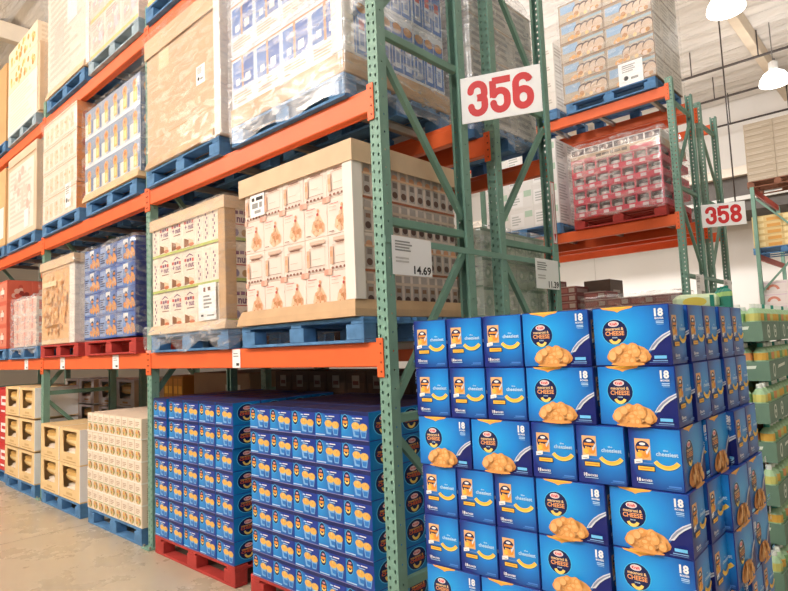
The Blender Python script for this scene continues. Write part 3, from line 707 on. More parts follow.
# tan printed bin
mb = MB(); D = (-5.60, Y0, Z1+.002, -4.70, .95, Z1+.945); mb.box(*D, KRAFTL, .004)
mb.art('-y', D, [('r', .02, .06, .98, .88, M('#e6b988', .55))]+cluster(.5, .45, .46, .36, 110, .035, [M('#dda268', .5), M('#efcb9c', .5), M('#d1935a', .5), M('#e9b981', .5)], 6)+[('r', .2, .2, .7, .23, M('#a8763d', .6)), ('r', 0, .89, 1, .9, KRAFT), ('r', .1, .7, .6, .76, M('#f4dcb4', .5))])
tag(mb.build('cardboard_bin'), 'tan cardboard bin with nut print on the lower shelf', 'cardboard bin')
mb = MB(); mb.box(-4.698, -.033, Z1+.002, -4.55, .94, Z1+.93, CREAM, .004); tag(mb.build('cardboard_bin'), 'narrow cream carton standing against the tan printed bin', 'cardboard bin')
cap(-5.63, -4.53, -.045, .96, Z1+.955, .09, 'tan cardboard cap on the nut print bin', KRAFTL)
pallet('red', -5.62, -4.42, -.04, LEV[0], 'under the tan nut print bin')
# red loads, third bay
PK = M('#e9b9a6', .5); RD2 = M('#c8503f', .5)
w, d, h = .40, .3, .31
P = carton('red_snack_case', w, d, h, M('#d9674f', .5), [('r', .05, .1, .95, .9, M('#e08a70', .5))]+cluster(.5, .5, .35, .3, 14, .1, [RD2, PK, M('#f0ddc8', .5), M('#b8432f', .5)], 9)+[('r', .3, .4, .7, .6, CREAM)], cluster(.5, .5, .35, .3, 12, .1, [RD2, PK, M('#8c2f28', .5)], 4))
fill(P, 3, 3, 2, -8.28, Y0, Z1+.003, w+.002, d+.002, h+.001, 'red snack case', 'third bay', 'carton', 'red snack cases on the lower shelf')
pallet('blue', -8.3, -7.08, -.04, LEV[0], 'under the red snack cases')
w, d, h = .30, .3, .20
P = carton('pink_case', w, d, h, M('#f0dccf', .5), [('r', .05, .08, .95, .92, M('#ecc9b8', .5)), ('r', .4, .1, .6, .9, M('#d98a78', .5))]+lines(.1, .3, .36, .8, 4, M('#d8a690', .5)), [('r', .1, .2, .9, .8, M('#d2604f', .5)), ('r', .3, .4, .7, .6, M('#9db87a', .5))])
fill(P, 3, 3, 2, -6.72, Y0, Z1+.003, w+.002, d+.002, h+.001, 'pale pink case', 'short load', 'carton', 'pale pink cases on the lower shelf')
pallet('blue', -6.92, -5.74, -.04, LEV[0], 'under the short pale pink load')

# ------------------------------------------------------------------ level two loads
w, d, h = .296, .32, .398
WB = M('#e2e6ec', .5); LB = M('#5f84c4', .5); LB2 = M('#3f68b4', .5)
front = [('r', .05, .32, .95, .86, M('#9db6de', .5)), ('r', .08, .33, .46, .86, LB), ('r', .52, .33, .92, .86, LB2), ('r', .2, .40, .36, .52, WHITE), ('r', .6, .40, .8, .55, WHITE), ('r', .44, .3, .52, .9, M('#c99a72', .5)), ('r', 0, .9, 1, .93, M('#c98f68', .5))]+lines(.1, .06, .9, .26, 4, M('#d9b9a0', .5))
side = []
for q in range(3):
    x = .02+.32*q
    side += [('r', x, .05, x+.3, .85, M('#4a78c0', .5)), ('r', x+.06, .12, x+.24, .5, M('#dfe6f2', .5)), ('r', x+.08, .45, x+.22, .62, RO), ('r', x+.1, .2, x+.2, .4, M('#7f96c8', .5)), ('e', x+.15, .80, .13, .08, M('#c9893f', .5))]
P = carton('boxed_food_case', w, d, h, WB, front, side)
fill(P, 4, 3, 3, -1.43, Y0, Z2+.13, w+.002, d+.002, h+.001, 'white and blue food case', 'near upper shelf', 'carton', 'white and blue wrapped cases on the upper shelf')
mb = MB(); mb.box(-1.44, -.040, Z2, -.228, .97, Z2+.128, KRAFT, .004); tag(mb.build('cardboard_tray'), 'brown cardboard base tray under the white and blue wrapped cases', 'tray')
corner(-.236, -.040, Z2+.13, Z2+1.3, 'cream corner board of the white and blue wrapped load', .09)
pallet('blue', -1.44, -.23, -.04, LEV[1], 'under the white and blue wrapped load')
# tall brown carton
mb = MB(); D = (-2.79, Y0, Z2+.02, -1.66, .96, Z2+1.15); mb.box(*D, M('#d3b292', .7, var=.07, scale=3), .006)
mb.art('-y', D, [('r', .2, .72, .36, .93, M('#e6cba8', .7)), ('r', 0, .90, .55, .905, M('#a77f55', .7)), ('r', .05, .2, .95, .205, M('#c09a6c', .7))])
tag(mb.build('large_carton'), 'tall plain brown carton on the upper shelf beside the white and blue load', 'carton')
cap(-2.80, -1.65, -.045, .97, Z2+1.16, .16, 'brown cardboard cap on the tall plain carton', M('#d8b998', .7, var=.07, scale=3))
mb = MB(); mb.box(-1.648, -.05, Z2+.003, -1.56, .9, Z2+1.15, CREAM, .004); tag(mb.build('corner_board'), 'thick cream edge board against the tall plain carton', 'corner board')
tray('bulging_tray', -2.77, -1.68, -.040, .95, Z2, .075, 'sagging brown tray under the tall plain carton', KRAFT, .022)
ticket(-1.93, -1.80, 3.70, 3.85, -.0355, 'small white ticket on the tall plain brown carton')
pallet('blue', -2.81, -1.60, -.04, LEV[1], 'under the tall plain brown carton')
# chip boxes
w, d, h = .218, .33, .305
CH = M('#b9c0cc', .5)
front = [('r', 0, .55, 1, 1, M('#8e9cb4', .5)), ('r', .05, .1, .5, .55, M('#efe6d6', .5)), ('c', .5, .74, .16, M('#e39a4d', .5)), ('r', .35, .18, .72, .6, M('#e6b457', .5)), ('r', .42, .24, .64, .5, M('#f2d48a', .5)), ('r', .76, .15, .96, .6, M('#6b7fa6', .5)), ('r', 0, .0, 1, .1, M('#dfe3ea', .5)), ('e', .5, .76, .08, .06, M('#b8662f', .5))]
P = carton('chip_case', w, d, h, CH, front, [('c', .3, .6, .22, M('#e39a4d', .5)), ('c', .75, .6, .2, M('#2c3c66', .5)), ('r', .1, .1, .9, .3, M('#2c3c66', .5))], sm=M('#5c7194', .5))
fill(P, 6, 3, 3, -4.25, Y0, Z2+.05, w+.0015, d+.002, h+.001, 'grey chip case with orange print', 'upper shelf', 'carton', 'grey chip cases on the upper shelf')
tray('bulging_tray', -4.25, -2.955, -.040, .98, Z2, .085, 'sagging cardboard tray under the grey chip cases', M('#e2bd92', .7, var=.06, scale=5), .02)
pallet('blue', -4.22, -2.99, -.04, LEV[1], 'under the grey chip cases')
# orange end cartons
w, d, h = 1.10, .48, .298
P = carton('fruit_box', w, d, h, M('#efdccb', .55), [('r', .02, .08, .98, .72, M('#f1e0d2', .55))]+[('r', .08+.15*q, .12, .17+.15*q, .68, M('#efcdb0', .55)) for q in range(6)]+cluster(.5, .4, .42, .2, 16, .07, [M('#edb48a', .55), M('#f3dcc6', .55)], 12)+[('r', 0, .9, 1, .92, M('#c9a070', .6))], [('r', .0, .0, 1, 1, M('#e79150', .5))]+cluster(.5, .5, .35, .25, 10, .12, [M('#c9603a', .5), M('#f0b070', .5), M('#f3e0c8', .5)], 3))
for k in range(4):
    P.put((-5.05+.01*(k % 2), .205, Z2+.003+(h+.003)*k), f'wide cream fruit box with orange end, {rowname(k, 4)} on upper shelf', 'carton', 'cream fruit boxes with orange ends')
ticket(-4.83, -4.66, 3.28, 3.55, -.0365, 'white ticket on the bottom cream fruit box')
pallet('blue', -5.60, -4.40, -.04, LEV[1], 'under the cream fruit boxes with orange ends')
# tan box, third bay
mb = MB(); D = (-7.08, Y0, Z2+.003, -5.86, .95, Z2+1.15); mb.box(*D, M('#dfc4a8', .7, var=.07, scale=3), .006)
mb.art('-y', D, [('r', .05, .06, .92, .84, M('#efded2', .6))]+lines(.1, .14, .88, .8, 12, M('#e6cabc', .6), 5)+cluster(.5, .5, .38, .28, 20, .05, [M('#e8cbbb', .6), M('#f3e6dc', .6), M('#dcb5a8', .6)], 15)+[('r', .62, .08, .78, .28, WHITE), ('r', 0, .88, 1, .89, M('#b08a5a', .7))])
tag(mb.build('large_carton'), 'tan carton with faded cream print on upper shelf beyond third post', 'carton')
pallet('blue', -7.1, -5.86, -.04, LEV[1], 'under the tan carton with faded print')
mb = MB(); D = (-8.40, Y0, Z2+.003, -7.22, .95, Z2+1.1); mb.box(*D, M('#ddb27e', .7, var=.07, scale=3), .006); mb.art('-y', D, [('r', .6, .1, .95, .5, WHITE), ('r', .05, .1, .5, .8, M('#eccba0', .6))])
tag(mb.build('large_carton'), 'tan carton cut by the photo edge on the upper shelf', 'carton')
pallet('blue', -8.42, -7.2, -.04, LEV[1], 'under the tan carton at the photo edge')

# ------------------------------------------------------------------ level three loads
w, d, h = .385, .46, .40
P = carton('bag_case', w, d, h, M('#ead6cc', .5), [('r', .06, .1, .94, .9, M('#e6ccc2', .5)), ('r', .2, .2, .5, .7, M('#e4bdb2', .5)), ('r', .6, .3, .85, .8, M('#d9c7cf', .5)), ('r', 0, 0, 1, .1, M('#e9c27a', .5))]+lines(.1, .75, .8, .95, 3, M('#caa6a0', .5))+cluster(.5, .5, .42, .3, 18, .07, [M('#e2c2b6', .5), M('#efe0d8', .5), M('#d8b9bd', .5)], 21), lines(.1, .1, .9, .9, 6, M('#e2cdbf', .5)))
fill(P, 3, 2, 1, -4.12, Y0, Z3+.003, w+.002, d, h+.001, 'pale bagged goods case', 'topmost shelf', 'carton', 'pale cases on the topmost shelf')
fill(P, 3, 2, 1, -2.77, Y0, Z3+.003, w+.002, d, h+.001, 'pale case above the tall plain carton', 'topmost shelf', 'carton', 'pale cases on the topmost shelf')
pallet('pale', -4.13, -2.95, -.045, LEV[2], 'under the pale cases on the topmost shelf')
pallet('blue', -2.78, -1.60, -.045, LEV[2], 'high above the tall plain brown carton')
mb = MB(); D = (-5.46, Y0, Z3+.02, -4.24, .95, Z3+1.35); mb.box(*D, M('#e8d6ca', .6, var=.04, scale=3), .006)
mb.art('-y', D, lines(.08, .12, .9, .95, 14, M('#e0c2b4', .6), 8)+[('r', .2, .3, .45, .6, M('#e6c2b6', .6)), ('r', .55, .5, .8, .8, M('#eadfe0', .6))])
tag(mb.build('large_carton'), 'tall pale carton with pinkish print on the topmost shelf', 'carton')
mb = MB(); mb.box(-4.238, -.035, Z3+.02, -4.15, .9, Z3+1.35, CREAM, .004); tag(mb.build('corner_board'), 'cream edge board against the tall pale carton on the topmost shelf', 'corner board')
tray('bulging_tray', -5.44, -4.25, -.040, .94, Z3, .09, 'sagging tray under the tall pale carton on the topmost shelf', KRAFTL, .022)
pallet('blue', -5.48, -4.22, -.045, LEV[2], 'under the tall pale carton with pinkish print')
w, d, h = 1.26, .48, .30
for q, (cc, ar) in enumerate(((M('#f2e6d8', .5), lines(.1, .1, .9, .9, 6, M('#eed8c4', .5))), (M('#f1dfc2', .5), cluster(.5, .5, .45, .35, 26, .12, [M('#eab54e', .5), M('#f3cf86', .5), M('#e69a4a', .5)], 3)))):
    P = carton('orange_case', w, d, h, cc, ar, lines(.1, .1, .9, .9, 4, M('#e6cfae', .5)))
    for k in range(2):
        P.put((-6.50, .205, Z3+.003+(h+.003)*(k+2*q)), f'wide {"pale" if q == 0 else "yellow printed"} case, {rowname(k+2*q, 4)} of the stack on the topmost shelf', 'carton', 'wide cases on the topmost shelf')
mb = MB(); mb.box(-5.832, -.035, Z3, -5.76, .9, Z3+.9, KRAFTL, .004); tag(mb.build('corner_board'), 'brown edge board against the yellow printed cases', 'corner board')
pallet('pale', -7.1, -5.84, -.045, LEV[2], 'under the yellow printed cases')
mb = MB(); mb.box(-8.4, -.035, Z3+.003, -7.24, .95, Z3+1.15, M('#cfa36e', .7, var=.07, scale=3), .006); tag(mb.build('large_carton'), 'plain tan carton at the photo edge on the topmost shelf', 'carton')
pallet('blue', -8.42, -7.2, -.045, LEV[2], 'under the plain tan carton on the topmost shelf')

# ------------------------------------------------------------------ rear row of the near rack
RY = ROWY-.05
w, d, h = .25, .3, .21
P = carton('jar_case', w, d, h, M('#57402f', .6), [('r', .1, .1, .9, .5, M('#6b4f3a', .6)), ('r', .32, .3, .68, .8, M('#a79c8c', .6)), ('r', .36, .42, .64, .58, M('#7c4a3c', .6))])
fill(P, 9, 6, 1, -2.6, RY+.01, PT+.003, w+.002, d, h+.002, 'dark brown jar case behind the cup cases', 'rear row', 'carton', 'dark jar cases in the rear row', right=False)
pallet('brown', -1.34, -.14, RY, 0, 'in the rear row behind the near cup cases')
pallet('brown', -2.72, -1.5, RY, 0, 'in the rear row behind the far cup cases')
AMB = M('#c98a2c', .4)
P = carton('amber_case', .24, .3, .3, M('#a8742c', .5), [('r', .08, .05, .46, .9, AMB), ('r', .54, .05, .92, .9, AMB), ('r', .1, .3, .44, .6, YEL), ('r', .56, .3, .9, .6, YEL)])
fill(P, 2, 4, 1, -4.95, RY+.02, PT+.003, .242, .3, .302, 'amber bottle case', 'rear row behind second post', 'carton', 'amber bottle cases in the rear row', right=False)
pallet('brown', -5.55, -4.35, RY, 0, 'in the rear row below the amber bottle cases')
bins(BINW, 2, 3, -7.0, RY+.01, PT+.003, 'white rear row', True, .62, .39)
pallet('brown', -6.98, -5.78, RY, 0, 'in the rear row under the nearer white produce bins')
bins(BINW, 2, 3, -8.4, RY+.01, PT+.003, 'far white rear row', True, .62, .39)
pallet('brown', -8.4, -7.2, RY, 0, 'in the rear row under the farther white produce bins')
for k_, (x0, zb0, hh, lab) in enumerate(((-2.7, Z1, .95, 'middle rear shelf, first bay'), (-4.15, Z1, 1.0, 'lower rear shelf, near half of second bay'), (-5.55, Z1, .9, 'lower rear shelf, far half of second bay'), (-7.0, Z1, .95, 'lower rear shelf, third bay'),
        (-2.7, Z2, 1.1, 'upper rear shelf, first bay'), (-4.15, Z2, 1.0, 'upper rear shelf, near half of second bay'), (-5.55, Z2, 1.1, 'upper rear shelf, far half of second bay'),
        (-4.2, PT, 1.25, 'floor of the rear row, second bay'), (-8.4, Z1, 1.0, 'lower rear shelf, far end'))):
    if k_ == 0: lab = 'lower rear shelf, first bay'
    mb = MB(); D = (x0, RY+.02, zb0+.003, x0+1.14, RY+.98, zb0+hh); mb.box(*D, M('#8f7458', .7, var=.1, scale=4), .006); mb.art('-y', D, lines(.1, .2, .8, .6, 4, M('#6f5944', .7))+[('r', .6, .65, .85, .9, M('#c9bfae', .6))])
    tag(mb.build('large_carton'), f'brown carton on the {lab}', 'carton')  # cartons added to block light coming through the rear row
    pallet('brown', x0-.03, x0+1.17, RY, zb0-PT-.002 if zb0 > 1 else 0, f'under brown carton, {lab}')
# bottles under film on the rear row
GB = M('#8fa68c', .35); GB2 = M('#c9d0bd', .4)
def bottle_mesh(r, h, body, lab, capm, n=10):
    mb = MB(); mb.lathe([(r*.92, 0, body), (r, h*.05, body), (r, h*.525, body), (r*1.005, h*.53, lab), (r*1.005, h*.73, body), (r*.92, h*.76, body), (r*.55, h*.86, body), (r*.36, h*.885, body)], body, n)
    return mb
def cap_mesh(r, h, m, n=10):
    mb = MB(); mb.lathe([(r*.42, h*.886, m), (r*.42, h*.99, m), (r*.38, h, m)], m, n); return mb
w, d, h = .29, .3, .21
P = carton('bottle_case', w, d, h, GB2, [('c', .25, .5, .2, M('#dfe3d4', .4)), ('c', .75, .5, .2, M('#dfe3d4', .4)), ('c', .25, .5, .09, GB), ('c', .75, .5, .09, GB), ('r', 0, 0, 1, .06, GB)], [('c', .22, .5, .2, M('#aebda6', .4)), ('c', .74, .5, .2, M('#aebda6', .4)), ('c', .22, .5, .09, M('#dfe3d4', .4)), ('c', .74, .5, .09, M('#dfe3d4', .4)), ('r', 0, .9, 1, 1, GB), ('r', .48, 0, .5, 1, M('#7f967f', .4))])
fill(P, 4, 3, 3, -1.31, RY+.02, Z1+.003, w+.002, d+.002, h+.001, 'pale green bottle case', 'rear row shelf', 'carton', 'pale green bottle cases in the rear row')
pallet('blue', -1.34, -.14, RY+.01, LEV[0], 'in the rear row under the pale green bottle cases')
w, d, h = .29, .3, .27
P = carton('grey_case', w, d, h, M('#d5d0c9', .5), lines(.1, .15, .9, .85, 5, M('#b3aca6', .5)), lines(.08, .1, .92, .9, 4, M('#a9a5a2', .5), 4)+[('r', 0, .9, 1, .95, M('#c3a88c', .5))])
fill(P, 4, 4, 3, -1.31, RY+.02, Z2+.003, w+.002, d+.002, h+.001, 'grey wrapped case', 'rear row top', 'carton', 'grey wrapped cases in the rear row')
pallet('blue', -1.34, -.14, RY+.01, LEV[1], 'in the rear row under the grey wrapped cases')

# ------------------------------------------------------------------ far rack
FY0 = FY-.05; G1 = FLEV[0]+PT+.002; G2 = FLEV[1]+PT+.002; G3 = FLEV[2]+PT+.002
VG = M('#97836e', .55); DKA = M('#5a4a48', .55)
w, d, h = .625, .33, .285
front = [('r', .02, .05, .98, .95, M('#b7a793', .55)), ('r', .05, .5, .4, .9, M('#93adc6', .55)), ('r', .5, .82, .98, .95, M('#9fb4bd', .55))]
for q in range(4): front += [('c', .46+.14*q, .5, .26, DKA), ('c', .46+.14*q, .44, .24, M('#cdb39b', .55))]
front += cluster(.5, .2, .42, .1, 12, .11, [M('#dba468', .5), M('#e9c48d', .5), M('#b98658', .5), M('#d8bfae', .5)], 5)+[('r', 0, 0, 1, .06, M('#8c7460', .55)), ('r', .0, .94, 1, 1, M('#a58a70', .6))]
P = carton('pasta_case', w, d, h, VG, front, lines(.08, .15, .92, .8, 4, M('#b9b2a6', .55), 3)+[('r', 0, .9, 1, .96, M('#93897c', .6))], sm=M('#d8d2c6', .55))
fill(P, 2, 5, 3, -1.40, FY0+.01, G3+.003, w+.002, d+.002, h+.001, 'printed food case', 'far rack top', 'carton', 'printed food cases on the far rack')
ticket(-.62, -.31, 4.83, 5.13, FY0+.002, 'white ticket on the printed food cases of the far rack')
pallet('blue', -1.40, -.14, FY0, FLEV[2], 'under the printed food cases high on the far rack')
w, d, h = .40, .33, .24
P = carton('grey_case', w, d, h, M('#dcd4ca', .55), lines(.1, .2, .9, .8, 4, M('#b5a89b', .55)), lines(.1, .2, .9, .8, 3, M('#b5a89b', .55)))
fill(P, 3, 4, 1, -2.72, FY0+.01, G3+.003, w+.002, d, h+.001, 'pale case inner bay', 'far rack top', 'carton', 'pale cases on the far rack')
pallet('blue', -2.72, -1.5, FY0, FLEV[2], 'under the pale cases on the far rack inner bay')
# can trays
CAN = M('#c9c6c4', .3, .5); CRED = M('#d6455a', .45); CDK = M('#4a3a3e', .5)
def make_can_tray():
    t = empty('can_tray'); w, d, h = 1.19, .34, .185
    mb = MB(); mb.box(-w/2, -d/2, 0, w/2, d/2, .012, CRED)
    for a in ((-w/2, -d/2, w/2, -d/2+.008), (-w/2, d/2-.008, w/2, d/2), (-w/2, -d/2+.008, -w/2+.008, d/2-.008), (w/2-.008, -d/2+.008, w/2, d/2-.008)):
        mb.box(a[0], a[1], .012, a[2], a[3], .075, CRED)
    for q in range(8):
        x = -w/2+.004+(w-.03)*q/7; mb.box(x, -d/2+.001, .075, x+.022, -d/2+.009, h-.002, CRED)
    mb.box(-w/2, -d/2, h-.012, w/2, d/2, h-.002, CRED)
    mb.art('-y', (-w/2, -d/2, 0, w/2, d/2, h), [('r', .06+.142*q, .08, .12+.142*q, .3, M('#f2dfe0', .5)) for q in range(7)])
    mb.build('tray_body', t)
    for q in range(7):
        mb = MB(); r = .066
        mb.lathe([(r, 0, CDK), (r, .05, M('#e7e2de', .4)), (r*1.002, .052, M('#e7e2de', .4)), (r*1.002, .105, CDK), (r, .107, CDK), (r, .145, CAN)], CAN, 14)
        cn_ = mb.build('can', t, (-w/2+.092+(w-.184)*q/6, -d/2+.085, .0125), smooth=False)
        mb = MB(); mb.lathe([(r*1.01, .1452, CAN), (r*1.01, .150, CAN), (r*.93, .152, CAN)], CAN, 14); mb.build('lid', cn_)
    for q in range(1):
        for jj in range(1): pass
    return Proto(t)
CT = make_can_tray()
for k in range(4):
    for j in range(3):
        CT.put((-.765, FY0+.18+.345*j, G2+.004+.187*k), f'red can tray on the far rack, {rowname(k, 4)}'+('' if j == 0 else f', {ORD[j+1]} back')+', above red pallet', 'can tray', 'red can trays on the far rack')
zz = G2+.004+.187*4
mb = MB(); D = (-1.36, FY0+.01, zz+.002, -.17, FY0+1.0, zz+.10); mb.box(*D, M('#cdb295', .65, var=.05, scale=5), .004); mb.art('-y', D, [('r', .3, .3, .36, .72, M('#5c4c40', .6)), ('r', .37, .36, .45, .7, M('#6c5c50', .6)), ('r', .46, .32, .5, .74, M('#5c4c40', .6)), ('r', .51, .34, .58, .7, M('#6c5c50', .6)), ('r', .59, .3, .65, .72, M('#5c4c40', .6)), ('r', 0, 0, .3, .5, M('#d9868c', .5)), ('r', .68, 0, 1, .6, CRED)])
tag(mb.build('cardboard_tray'), 'flat brown cardboard tray lying on the red can trays', 'tray')
P = carton('dark_pack', .196, .45, .10, M('#e4dfdb', .45), [('r', .05, .1, .95, .85, M('#5a4c52', .5)), ('c', .5, .5, .3, M('#d8cfc8', .5)), ('r', .3, .2, .5, .7, M('#a88', .5) if False else M('#9c7f78', .5))])
for i in range(6):
    P.put((-1.36+.198*(i+.5), FY0+.25, zz+.104), f'dark wrapped pack on top of the can load, {colname(i, 6)}', 'pack', 'dark packs on the can load')
pallet('red', -1.37, -.16, FY0, FLEV[1], 'under the red can trays on the far rack')
w, d, h = .40, .33, .30
P = carton('white_case', w, d, h, M('#eceae6', .5), [('r', .05, .1, .6, .8, M('#f6f5f3', .5)), ('r', .65, .55, .95, .85, M('#b9d2bd', .5))]+lines(.1, .2, .5, .7, 4, M('#c3c6c2', .5)), lines(.1, .1, .9, .9, 6, M('#bdbab6', .5)))
fill(P, 3, 4, 3, -2.78, FY0+.01, G2+.003, w+.002, d+.002, h+.001, 'white paper goods case', 'far rack inner bay', 'carton', 'white paper goods cases on the far rack')
pallet('blue', -2.78, -1.56, FY0, FLEV[1], 'under the white paper goods cases on the far rack')
# low dark red boxes
w, d, h = .30, .40, .105
MAR = M('#8a524e', .55)
P = carton('berry_box', w, d, h, MAR, [('r', .08, .2, .6, .7, M('#a86a62', .55)), ('r', .66, .2, .94, .75, M('#b9a89c', .55)), ('r', 0, .9, 1, 1, M('#c2aaa0', .55))], [('r', .1, .2, .9, .7, M('#a89088', .55))])
for k in range(4):
    for i in range(4):
        if k == 3 and i > 0: continue
        P.put((-1.31+.303*(i+.5), FY0+.22, G1+.003+.1065*k), f'flat maroon fruit box, {"top" if k == 3 else ORD[3-k]+" full"} row, {colname(i, 4)}, far rack', 'carton', 'flat maroon fruit boxes on the far rack')
for k in range(6):
    for i in range(2): P.put((-2.35+.303*(i+.5), FY0+.22, G1+.003+.1065*k), f'flat maroon fruit box in the taller stack, {rowname(k, 6)}, {"left" if i == 0 else "right"} column', 'carton', 'flat maroon fruit boxes on the far rack')
for k in range(5): P.put((-1.57, FY0+.22, G1+.003+.1065*k), f'flat maroon fruit box, {rowname(k, 5)} of the middle stack, far rack', 'carton', 'flat maroon fruit boxes on the far rack')
mb = MB(); D = (-1.50, FY0+.46, G1+.003, -1.12, FY0+.9, G1+.62); mb.box(*D, M('#6b5c52', .55, var=.1), .004); mb.art('-y', D, lines(.15, .2, .85, .8, 4, M('#9a8c80', .55))); mb.art('+x', D, lines(.2, .4, .8, .8, 3, M('#b5aaa0', .55)))
tag(mb.build('tall_box'), 'grey brown box rising above the maroon fruit boxes', 'carton')
pallet('brown', -1.3, -.1, FY0, FLEV[0], 'under the maroon fruit boxes on the far rack')
pallet('brown', -2.6, -1.38, FY0, FLEV[0], 'under the taller maroon stack on the far rack')

# ------------------------------------------------------------------ corner rack by the back wall
CX, CY = -.72, 13.0
for k in range(2):
    y = CY+2.9*k
    t = empty('storage_rack_frame', (CX, y, 0)); nm = 'near' if k == 0 else 'far'
    for x in (0, 1.0):
        o = MB(); o.box(-.04, -.035, 0, .04, .035, 4.86, GREEN, .004); o.build('post', t, (x, 0, 0))
    for z0, z1 in ((2.5, 3.5), (4.6, 3.55), (.4, 1.5)):
        o = MB(); o.bar((.04, 0, z0), (.96, 0, z1), .03, .04, GREENd, up=(0, 1, 0)); o.build('diagonal_brace', t)
    tag(t, f'{nm} green end frame of the corner rack by the back wall', 'rack frame', 'corner rack frames')
RB = M('#b5432f', .5)
for x, nm in ((-.022, 'aisle side'), (.985, 'wall side')):
    for z, lv in ((1.75, 'low'), (3.32, 'middle'), (4.86, 'top')):
        mb = MB(); mb.box(CX+x, CY+.036, z-.13, CX+x+.05, CY+2.864, z, RB, .004)
        tag(mb.build('rack_beam'), f'red {lv} beam of the corner rack, {nm}', 'rack beam', 'red corner rack beams')
def cload(z, h, n, nx, body, art, lab, pal, name):
    PAL[pal].put((CX+.5, CY+.05, z+.001), f'{pal} wooden pallet under the {lab}s of the corner rack', 'pallet', 'wooden pallets')
    P = carton(name, 1.16/nx-.003, .5, h/n-.003, body, art, lines(.1, .2, .9, .8, 3, M('#b0a593', .6)))
    for k in range(n):
        for i in range(nx): P.put((CX-.08+1.16/nx*(i+.5), CY+.31, z+PT+.003+h/n*k), f'{lab}, {rowname(k, n)}, {"left" if i == 0 else "right"} column, corner rack', 'carton', lab+'s on the corner rack')
cload(4.86, 1.35, 9, 2, M('#b3a48f', .65), lines(.05, .1, .95, .5, 2, M('#c6baa6', .65)), 'grey brown sack case', 'brown', 'sack_case')
cload(3.32, .72, 5, 2, M('#d9bd82', .6), [('r', .05, .2, .4, .8, M('#ecd7a0', .6)), ('r', .5, .1, .95, .6, M('#d39a4d', .6))], 'yellow goods case', 'blue', 'yellow_case')
cload(1.75, .8, 3, 2, M('#f0e6e4', .5), [('a', .5, .2, .3, .2, 10, 170, M('#d98f7a', .5)), ('r', .05, .8, .95, .86, M('#e0c8d8', .5))], 'white case with pink arc', 'brown', 'pink_arc_case')

# ------------------------------------------------------------------ bottled water pallet on the right
TG = M('#6b8a76', .55, var=.05, scale=4); BG = M('#a9cba0', .3); CPW = M('#e9efe6', .4); CPT = M('#2f8a76', .4); LBO = M('#e0b04e', .45); LBY = M('#cfcc74', .45); WT = M('#dfe8da', .5)
TL, TW, THh, BH = .50, .33, .115, .222
def make_tray(variant):
    t = empty('bottle_tray'); mb = MB(); D = (-TW/2, -TL/2, 0, TW/2, TL/2, THh); th = .006
    mb.box(D[0], D[1], 0, D[3], D[4], .006, TG)
    for a in ((D[0], D[1], D[3], D[1]+th), (D[0], D[4]-th, D[3], D[4]), (D[0], D[1]+th, D[0]+th, D[4]-th), (D[3]-th, D[1]+th, D[3], D[4]-th)): mb.box(a[0], a[1], .006, a[2], a[3], THh, TG)
    if variant == 0: a = [('e', .25, .5, .07, .36, WT), ('e', .25, .5, .045, .25, TG), ('p', [(.45, .55), (.5, .72), (.9, .80), (.88, .64), (.55, .58)], WT)]
    else: a = [('e', .33, .5, .075, .36, WT), ('e', .33, .5, .05, .26, TG), ('e', .70, .5, .075, .36, WT), ('e', .70, .5, .05, .26, TG), ('r', .3, .42, .36, .58, WT), ('r', .67, .42, .73, .58, WT)]
    mb.art('+x', D, a); mb.art('-y', D, [('p', [(.2, .55), (.25, .72), (.8, .78), (.78, .62), (.3, .58)], WT)])
    mb.build('tray_body', t)
    pos = [(TW/2-.048, -TL/2+.042+.0832*q) for q in range(6)]+[(TW/2-.048-.08*q, -TL/2+.042) for q in range(1, 4)]
    for q, (x, y) in enumerate(pos):
        b = bottle_mesh(.0385, BH-.006, BG, [LBO, LBY, M('#dd9a62', .45), M('#7fae72', .45)][(q*3+variant) % 4], CPW, 10)
        bo = b.build('bottle', t, (x, y, .0065), smooth=False); cap_mesh(.0385, BH-.006, CPW if (q+variant) % 4 else CPT).build('cap', bo)
    return Proto(t)
T0, T1 = make_tray(0), make_tray(1)
GX, GY = 1.42, 1.60
for k in range(7):
    for j in range(4):
        ofs = (.0, .13, .05, .10, .0, .12, .04)[k]
        z = .150+.2335*k; P = T0 if (k+j) % 2 else T1
        fc = 'script lettering' if P is T0 else 'two round emblems'
        P.put((GX-TW/2+R(-.006, .006), GY+.25+ofs+.507*j, z), f'green bottled water tray with {fc}, {rowname(k, 7)}, {ORD[j+1]} from display', 'bottle tray', 'green bottled water trays')
for k in (6,):
    for i in range(1, 4):
        T0.put((GX-TW/2-.34*i, GY+.25, .150+.2335*k), f'green bottled water tray in the top row, {ORD[i+1]} in from the aisle', 'bottle tray', 'green bottled water trays')
        T1.put((GX-TW/2-.34*i, GY+.25+1.03, .150+.2335*k), f'green bottled water tray in the top row rear, {ORD[i+1]} in from the aisle', 'bottle tray', 'green bottled water trays')
mb = MB(); mb.box(.08, GY+.02, .15, 1.06, GY+1.9, .150+.2335*6-.002, TG, .01); tag(mb.build('tray_stack_core'), 'dark green inner stack of water trays behind the outer ones', 'bottle tray')
pallet('blue', .22, 1.42, GY, 0, 'under the green water trays nearest the display')
pallet('blue', .22, 1.42, GY+1.03, 0, 'under the green water trays farther back')
